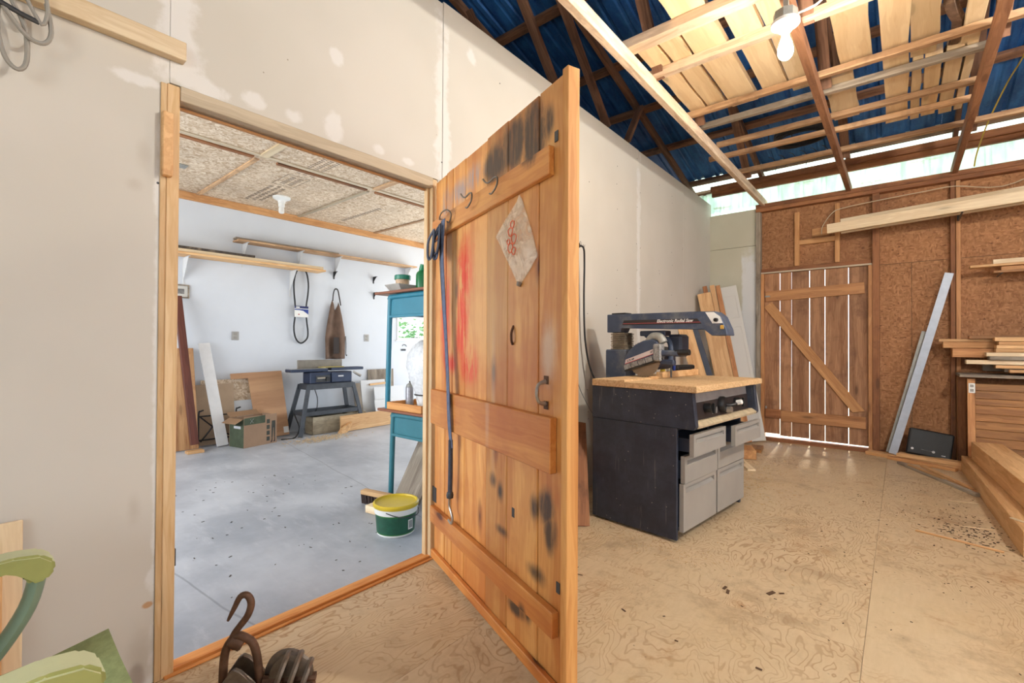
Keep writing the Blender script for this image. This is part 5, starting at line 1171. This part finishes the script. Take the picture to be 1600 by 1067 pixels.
for k in range(420):
    x = rc.gauss(-5.72, .09); y = rc.gauss(3.05, .20); s = rc.uniform(.006, .016)
    add_box(bm, (-s, -s*.4, 0), (s, s*.4, .003), 0, Matrix.Translation((x, y, GF+.001+rc.random()*.01)) @ Matrix.Rotation(rc.uniform(0, 6.28), 4, 'Z'))
tag(from_bm('sawdust_patch', bm, SHAV), 'spilled shavings on the concrete before the trough', 'shavings', kind='stuff')
# panels and boards leaning on the far wall (left to right)
def lean(name, y0, y1, x0, x1, h, t, m, lab, cat='board', grp='panels leaning on the garage wall', dy=0.):
    """sheet with foot line at x0, top at x1, bottom resting on the floor"""
    a = Vector((x0, (y0+y1)/2, GF+t*.5)); b = Vector((x1, (y0+y1)/2+dy, GF+h)); return tag(board(name, a, b, y1-y0, t, m, up=(1, 0, .05)), lab, cat, grp)
ORB = wood('orange_stained_board', rgb(160, 108, 66), rgb(206, 160, 112), 'X', knots=.4, dirt=rgb(150, 84, 44))
lean('leaning_board', 1.50, 1.81, -6.20, -6.44, 1.16, .02, ORB, 'orange stained board leaning at the far left inside the garage')
tag(board('dark_pole', (-6.03, 1.72, GF+.09), (-6.40, 1.64, 1.70), .075, .05, DKPOLE, up=(1, 0, .1)), 'tall dark brown pole leaning on the garage wall', 'pole')
tag(board('pole_block', (-6.02, 1.64, GF+.016), (-6.02, 1.80, GF+.016), .10, .030, PINE), 'pine block under the foot of the dark pole', 'wood block')
lean('hardboard_panel', 1.84, 2.245, -6.33, -6.44, .72, .016, plain('tan_hardboard', rgb(176, 152, 126), .7, 0, .05, 6), 'tan hardboard panel with a paper label leaning on the garage wall', 'panel')
lb2 = tag(box('panel_label', (-.045, -.05, 0), (.045, .05, .001), WHITEP, None, 0, False), 'white paper label stuck on the tan hardboard panel', 'label'); lb2.matrix_world = frame_mx((-6.4205, 2.19, .56), (0, 1, 0), (1, 0, .15))
lean('strand_board_scrap', 1.90, 2.46, -6.43, -6.475, .77, .014, OSBC, 'pale strand board scrap behind the tan hardboard panel')
lean('melamine_sheet', 2.25, 2.52, -6.36, -6.44, .50, .014, plain('white_melamine', rgb(206, 210, 214), .4), 'small white panel beside the tan hardboard panel', 'panel')
lean('white_plank', 1.985, 2.105, -6.16, -6.42, 1.22, .022, plain('white_primed_plank', rgb(222, 222, 222), .6, 0, .04, 9), 'white primed plank leaning in front of the hardboard panel', dy=-.13)
# brown plywood with notch
pw = thing('notched_plywood', 'brown plywood sheet with a notched corner leaning beside the jointer', 'panel', (-6.15, 2.44, GF), group='panels leaning on the garage wall'); pw.matrix_world = Matrix.Translation((-6.25, 2.37, GF+.003)) @ Matrix.Rotation(R(-12), 4, 'Y') @ Matrix.Rotation(R(1.5), 4, 'X')
prism('sheet', [(.10, 0), (.50, .0), (.485, .86), (-.14, .86), (-.14, .79), (.06, .79)], -.006, .006, PLYB, pw, 'YZ')
box('corner_tag', (.0063, .43, .03), (.0073, .495, .11), WHITEP, pw, 0, False)
blu = lean('blue_sheet', 2.47, 2.62, -6.44, -6.485, .70, .01, plain('dusty_blue_panel', rgb(140, 158, 190), .6), 'dusty blue panel behind the plywood sheet', 'panel')
# black wire stand
ws = thing('wire_stand', 'black wrought wire stand on the floor behind the cardboard box', 'stand', (-6.30, 2.035, GF))
for y in (-.20, .20): tube('upright', [(0, y, 0), (0, y, .38), (0, y+.02, .42), (0, y+.05, .43)], .009, BLACK, ws, 6)
for z in (.08, .36): tube('crossbar', [(0, -.20, z), (0, .20, z)], .009, BLACK, ws, 6, n=1)
tube('diagonal', [(0, -.19, .36), (0, .0, .18), (0, .17, .09)], .009, BLACK, ws, 6); tube('diagonal', [(0, -.18, .06), (0, -.06, .22), (0, -.02, .32)], .009, BLACK, ws, 6); tube('ring', [(0, .02+.05*math.cos(a), .26+.05*math.sin(a)) for a in [i*.785 for i in range(8)]], .008, BLACK, ws, 6, True)
# cardboard box
bxx = thing('cardboard_box', 'open cardboard box with green print and a trousers picture', 'box', (-5.85, 2.16, GF), rotz=R(12.5))
CARD = plain('brown_cardboard', rgb(150, 122, 98), .85, 0, .05, 6); CARDI = plain('cardboard_inside', rgb(142, 112, 84), .85); GPR = plain('box_green_print', rgb(68, 78, 58), .8, 0, .2, 10); GPD = plain('box_dark_print', rgb(58, 60, 54), .8, 0, .2, 14)
for nm, lo, hi, m in (('front_panel', (-.005, 0, 0), (0, .42, .36), CARD), ('back_panel', (-.28, 0, 0), (-.275, .42, .335), CARD), ('side_panel', (-.2745, 0, 0), (-.0055, .005, .335), GPR), ('side_panel', (-.2745, .415, 0), (-.0055, .42, .345), CARD), ('bottom_panel', (-.274, .006, .001), (-.006, .414, .006), CARDI)):
    box(nm, lo, hi, m, bxx, .001, False)
board('open_flap', (-.14, -.003, .337), (-.14, -.10, .29), .26, .004, CARDI, bxx); board('open_flap', (-.281, .20, .337), (-.36, .20, .39), .38, .004, CARDI, bxx)
prism('green_band', [(0, .265), (.265, .265), (.265, .357), (0, .345)], .0003, .0012, GPR, bxx, 'YZ')
for k in range(4): box('printed_square', (.0003, .285, .04+k*.07), (.0012, .325, .09+k*.07), GPD, bxx, 0, False)
prism('printed_trousers', [(.352, .275), (.398, .275), (.400, .21), (.396, .07), (.384, .07), (.378, .19), (.372, .19), (.364, .07), (.350, .07), (.349, .21)], .0003, .0012, GPD, bxx, 'YZ')
prism('printed_boots', [(.352, .068), (.350, .035), (.338, .025), (.338, .015), (.362, .018), (.364, .068)], .0003, .0012, BRD, bxx, 'YZ'); prism('printed_boots', [(.385, .068), (.386, .035), (.376, .025), (.376, .015), (.400, .018), (.398, .068)], .0003, .0012, BRD, bxx, 'YZ')
for a in ((.075, .28, .115, .33), (.115, .28, .075, .33)): tube('printed_cross', [(.0015, a[0], a[1]), (.0015, a[2], a[3])], .003, LG, bxx, 4, n=1, flat=.4)
box('printed_tag', (-.19, -.0012, .22), (-.06, -.0003, .25), LG, bxx, 0, False)
tag(heap('rags', -.14, .2, .20, .10, .15, .12, plain('dark_rags', rgb(66, 66, 66), .9, 0, .4, 20), bxx, 3), kind='stuff')
# boards right of the jointer
WM = plain('white_sheet', rgb(216, 218, 220), .5)
lean('white_sheet', 4.02, 4.46, -6.30, -6.41, .66, .014, WM, 'white sheet leaning right of the jointer', 'panel'); lean('grey_edge_board', 3.89, 4.00, -6.27, -6.40, .62, .03, GREYW, 'grey board edge leaning beside the white sheets')
lean('white_sheet', 4.19, 4.75, -6.20, -6.31, .55, .012, WM, 'lower white sheet leaning in front of the other white sheet', 'panel'); lean('small_white_sheet', 4.12, 4.6, -6.10, -6.18, .36, .012, WM, 'smallest white sheet in front of the leaning white sheets', 'panel')
lean('brown_scrap', 4.20, 4.68, -6.45, -6.485, .82, .012, GREYW, 'grey brown scrap board behind the white sheets'); tag(board('short_stick', (-6.37, 4.16, .53), (-6.37, 4.5, .545), .02, .03, PINE), 'short pine stick resting on the white sheets', 'stick')
tag(board('floor_plank', (-5.93, 3.42, .055), (-6.03, 4.85, .055), .03, .22, PINE), 'pine plank standing on edge before the white sheets', 'board')
pb2 = tag(prism('cut_block', [(0, 0), (.11, 0), (.18, .06), (.2, .14), (.12, .11), (.03, .05)], 0, .05, PINE, None, 'YZ'), 'orange angled offcut at the end of the garage floor plank', 'board'); pb2.location = (-5.90, 3.36, GF)
# ---- stacked teal desks
def desk(name, lab, loc, W_, Dp, H_, mat, top):
    d = thing(name, lab, 'desk', loc)
    tube('leg_frame', [(.02, 0, 0), (.045, 0, H_-.10), (.06, 0, H_-.055), (.10, 0, H_-.035), (W_-.10, 0, H_-.035), (W_-.06, 0, H_-.055), (W_-.045, 0, H_-.10), (W_-.02, 0, 0)], .021, mat, d, 10, n=4)
    tube('leg_frame', [(.02, Dp, 0), (.045, Dp, H_-.10), (.06, Dp, H_-.055), (.10, Dp, H_-.035), (W_-.10, Dp, H_-.035), (W_-.06, Dp, H_-.055), (W_-.045, Dp, H_-.10), (W_-.02, Dp, 0)], .021, mat, d, 10, n=4)
    box('apron_panel', (.06, -.004, H_-.185), (W_-.06, .004, H_-.03), mat, d, .002); box('apron_panel', (.06, Dp-.004, H_-.185), (W_-.06, Dp+.004, H_-.03), mat, d, .002)
    board('apron_lip', (.05, .0, H_-.19), (W_-.05, .0, H_-.19), .035, .02, mat, d); board('side_rail', (.055, .02, H_-.12), (.055, Dp-.02, H_-.12), .012, .12, mat, d); board('side_rail', (W_-.055, .02, H_-.12), (W_-.055, Dp-.02, H_-.12), .012, .12, mat, d)
    board('desk_top', (-.10, Dp/2, H_-.0025), (W_+.03, Dp/2, H_-.0025), Dp+.10, .02, top, d, bev=.004)
    return d
DKX, DKY = -3.10, 2.21
desk('school_desk', 'lower teal steel desk with a brown top just inside the doorway', (DKX, DKY, GF), .93, .46, .702, TEAL, BRLAM)
desk('tall_desk', 'taller teal steel desk stacked on top of the lower desk', (DKX-.05, DKY, .650), .90, .42, .915, TEAL2, BRLAM)
T1, T2 = .650, 1.573
# on the upper desk
bt = thing('green_bottle', 'green plastic squeeze bottle with a tilted cap on the upper desk', 'bottle', (-2.935, 2.385, T2))
GBT = plain('green_bottle_plastic', rgb(16, 112, 62), .3); lathe('bottle_body', [(0, 0), (.044, 0), (.046, .01), (.046, .135), (.04, .155), (.025, .17), (.018, .178), (0, .178)], GBT, bt, 20); lathe('bottle_cap', [(.022, 0), (.024, .008), (.021, .05), (0, .052)], plain('cap_green', rgb(24, 128, 84), .4), bt, 16, mx=Matrix.Translation((.0, 0, .172)) @ Matrix.Rotation(R(18), 4, 'Y'))
bb = tag(lathe('blue_bottle', [(0, 0), (.035, 0), (.036, .01), (.036, .14), (.02, .165), (.014, .19), (0, .19)], plain('deep_blue_plastic', rgb(40, 62, 140), .35), None, 18, mx=Matrix.Translation((-2.86, 2.45, T2))), 'deep blue bottle hidden behind the green squeeze bottle', 'bottle')
tray = thing('egg_tray', 'grey moulded pulp tray on the upper desk', 'tray', (-3.17, 2.20, T2)); PULP = plain('grey_pulp', rgb(172, 168, 162), .9, 0, .1, 12, bump=.3)
bm = bmesh.new(); lo_ = [(0.03, .04), (.17, .04), (.17, .17), (.03, .17)]; hi_ = [(0, 0), (.185, 0), (.185, .21), (0, .21)]
A = [bm.verts.new((x, y, .001)) for x, y in lo_]; B = [bm.verts.new((x, y, .055)) for x, y in hi_]; bm.faces.new(A)
for k in range(4): bm.faces.new((A[k], A[(k+1) % 4], B[(k+1) % 4], B[k]))
o = from_bm('tray_shell', bm, PULP, tray); so = o.modifiers.new('thickness', 'SOLIDIFY'); so.thickness = .006
tb = thing('lidded_tub', 'small clear tub with a green lid standing in the pulp tray', 'tub', (-3.075, 2.305, T2+.006)); lathe('tub_body', [(0, 0), (.05, 0), (.056, .095), (.05, .1)], plain('tub_label', rgb(206, 172, 138), .5, 0, .3, 18), tb, 20); lathe('tub_lid', [(.064, .0955), (.065, .10), (.065, .128), (.06, .132), (0, .132)], plain('teal_green_lid', rgb(30, 122, 98), .4), tb, 20)
# on the lower desk
wt_ = thing('wooden_tray', 'shallow orange wooden tray on the lower teal desk', 'tray', (-3.10, 2.18, T1))
for lo, hi in (((0, 0, 0), (.42, .014, .055)), ((0, .286, 0), (.42, .30, .055)), ((0, .0145, 0), (.014, .2855, .055)), ((.406, .0145, 0), (.42, .2855, .055))): box('tray_side', lo, hi, SILLW, wt_, .002)
box('tray_base', (.015, .015, 0), (.405, .285, .008), PALE, wt_, 0)
spy = thing('spray_can', 'grey aerosol spray can in the wooden tray', 'spray can', (-3.045, 2.36, T1+.009)); lathe('can_body', [(0, 0), (.033, 0), (.033, .15), (.031, .155)], plain('printed_can', rgb(150, 148, 152), .35, .4, .15, 40), spy, 18); lathe('can_dome', [(.031, .1555), (.025, .175), (.014, .18), (.012, .188), (0, .188)], GSTEEL, spy, 16); lathe('nozzle', [(.006, .189), (.006, .202), (0, .203)], BLACK, spy, 8)
pg = thing('white_bag', 'bulky white translucent plastic bag standing on the lower teal desk', 'plastic bag', (-2.86, 2.36, T1+.009)); WBG = bag_mat('milky_bag_film', rgb(240, 242, 244), .6)
bm = bmesh.new(); rings = []
for i, (r, z) in enumerate(((.06, 0), (.075, .05), (.08, .10), (.11, .16), (.15, .24), (.165, .33), (.155, .42), (.12, .48), (.05, .52), (.01, .53))):
    rings.append([bm.verts.new((r*(1+.08*math.sin(k*2.3+i))*math.cos(2*math.pi*k/20), .7*r*(1+.08*math.cos(k*1.7+i*2))*math.sin(2*math.pi*k/20), z+.006*math.sin(k*3.1+i))) for k in range(20)])
for a, b in zip(rings, rings[1:]):
    for k in range(20): bm.faces.new((a[k], a[(k+1) % 20], b[(k+1) % 20], b[k]))
bm.faces.new(rings[0]); bm.faces.new(rings[-1]); from_bm('bag_film', bm, WBG, pg, True)
tube('tie_band', [(.088*math.cos(a), .066*math.sin(a), .105) for a in [i*.524 for i in range(12)]], .006, DKMET, pg, 6, True, 2)
# under the desks
for a, b, w, t, m, lab in (((-2.86, 2.20, .045-.06), (-2.82, 2.44, .46), .28, .022, GREYW, 'front grey plank leaning under the lower teal desk'), ((-2.80, 2.29, .045-.06), (-2.76, 2.51, .44), .26, .022, STUD, 'second plank directly behind the front leaning plank'),
                         ((-2.98, 2.44, .02-.06), (-2.93, 2.60, .50), .22, .02, GRT, 'narrow weathered plank leaning furthest back under the teal desk')):
    tag(board('leaning_plank', a, b, w, t, m, up=(0, -1, .3)), lab, 'board', 'planks under the teal desks')
jug = thing('blue_jug', 'blue plastic water jug under the lower teal desk', 'jug', (-2.42, 2.60, GF)); lathe('jug_body', [(0, 0), (.125, 0), (.13, .02), (.13, .34), (.10, .40), (.04, .43), (.035, .46), (0, .46)], plain('clear_blue_plastic', rgb(70, 124, 176), .3), jug, 20); lathe('jug_cap', [(.04, .461), (.04, .49), (0, .49)], WHITEP, jug, 14)
br_ = thing('push_broom', 'push broom head with dark bristles lying on the concrete', 'broom', (-3.17, 2.02, GF), rotz=R(12))
board('broom_block', (0, 0, .088), (.46, 0, .088), .055, .032, PINE, br_); bm = bmesh.new(); rb = random.Random(8)
for k in range(30):
    for q in range(4):
        x = .008+k*.0153; y = -.018+q*.012; add_box(bm, (x-.006, y-.005, .0+rb.random()*.004), (x+.006, y+.005, .0715), 0, Matrix(((1, 0, rb.uniform(-.12, .12), 0), (0, 1, rb.uniform(-.25, -.05), .008), (0, 0, 1, 0), (0, 0, 0, 1))))
tag(from_bm('bristles', bm, plain('dark_bristle', rgb(58, 44, 40), .9, 0, .3, 60), br_), kind='stuff')
tag(board('timber_block', (-2.975, 1.955, GF+.028), (-2.70, 1.995, GF+.028), .09, .052, PALE), 'pale timber block on the concrete beside the pail', 'board')
# pail
pa = thing('paint_pail', 'white and green pail with a yellow lid on the concrete by the doorway', 'pail', (-2.52, 1.85, GF))
lathe('pail_body', [(0, 0), (.112, 0), (.118, .006), (.130, .148), (.130, .15)], WHITEP, pa, 40)
lathe('pail_label', [(.1206, .022), (.1302, .132)], plain('dark_green_label', rgb(28, 84, 62), .4, 0, .2, 16), pa, 40).data
lathe('label_stripe', [(.1303, .130), (.1310, .1375)], plain('leaf_green_stripe', rgb(52, 120, 44), .4), pa, 40); lathe('label_stripe', [(.1200, .016), (.1206, .0218)], plain('leaf_green_edge', rgb(52, 120, 44), .4), pa, 40)
lathe('pail_collar', [(.1315, .138), (.136, .140), (.140, .168), (.140, .180), (.134, .184)], WHITEP, pa, 40)
YL = plain('yellow_lid_plastic', rgb(216, 186, 44), .45, 0, .06, 6, dirt=rgb(196, 160, 92)); lathe('pail_lid', [(.142, .176), (.145, .18), (.145, .196), (.138, .203), (.132, .202), (.128, .194), (.122, .192), (0, .192)], YL, pa, 40)
tube('bail_handle', [(.140, 0, .165), (.130, -.06, .145), (.09, -.115, .13), (.0, -.146, .122), (-.09, -.115, .13), (-.130, -.06, .145), (-.140, 0, .165)], .003, DKMET, pa, 6)
pa.rotation_euler.z = R(118)
for k in range(1):
    ang = R(8); rr_ = .1275; m = Matrix.Rotation(ang-pa.rotation_euler.z, 4, 'Z') @ Matrix.Translation((rr_, 0, .075))
    box('barcode_panel', (-.002, -.018, -.03), (.002, .018, .03), WHITEP, pa, 0, False).matrix_local = m
    for q in range(6): box('barcode_bar', (.0021, -.014+q*.005, -.022), (.0026, -.0115+q*.005, .024), BLACK, pa, 0, False).matrix_local = m
# small debris on the concrete
bm = bmesh.new(); rc = random.Random(21)
for k in range(90):
    x = rc.uniform(-4.6, -2.15); y = rc.uniform(.6, 2.2); s = rc.uniform(.003, .010)
    add_box(bm, (-s, -s*.3, 0), (s, s*.3, .002), 0, Matrix.Translation((x, y, GF+.0006)) @ Matrix.Rotation(rc.uniform(0, 6.28), 4, 'Z'))
tag(from_bm('floor_grit', bm, plain('dark_grit', rgb(84, 76, 68), .9)), 'scattered grit on the garage concrete', 'grit', kind='stuff')
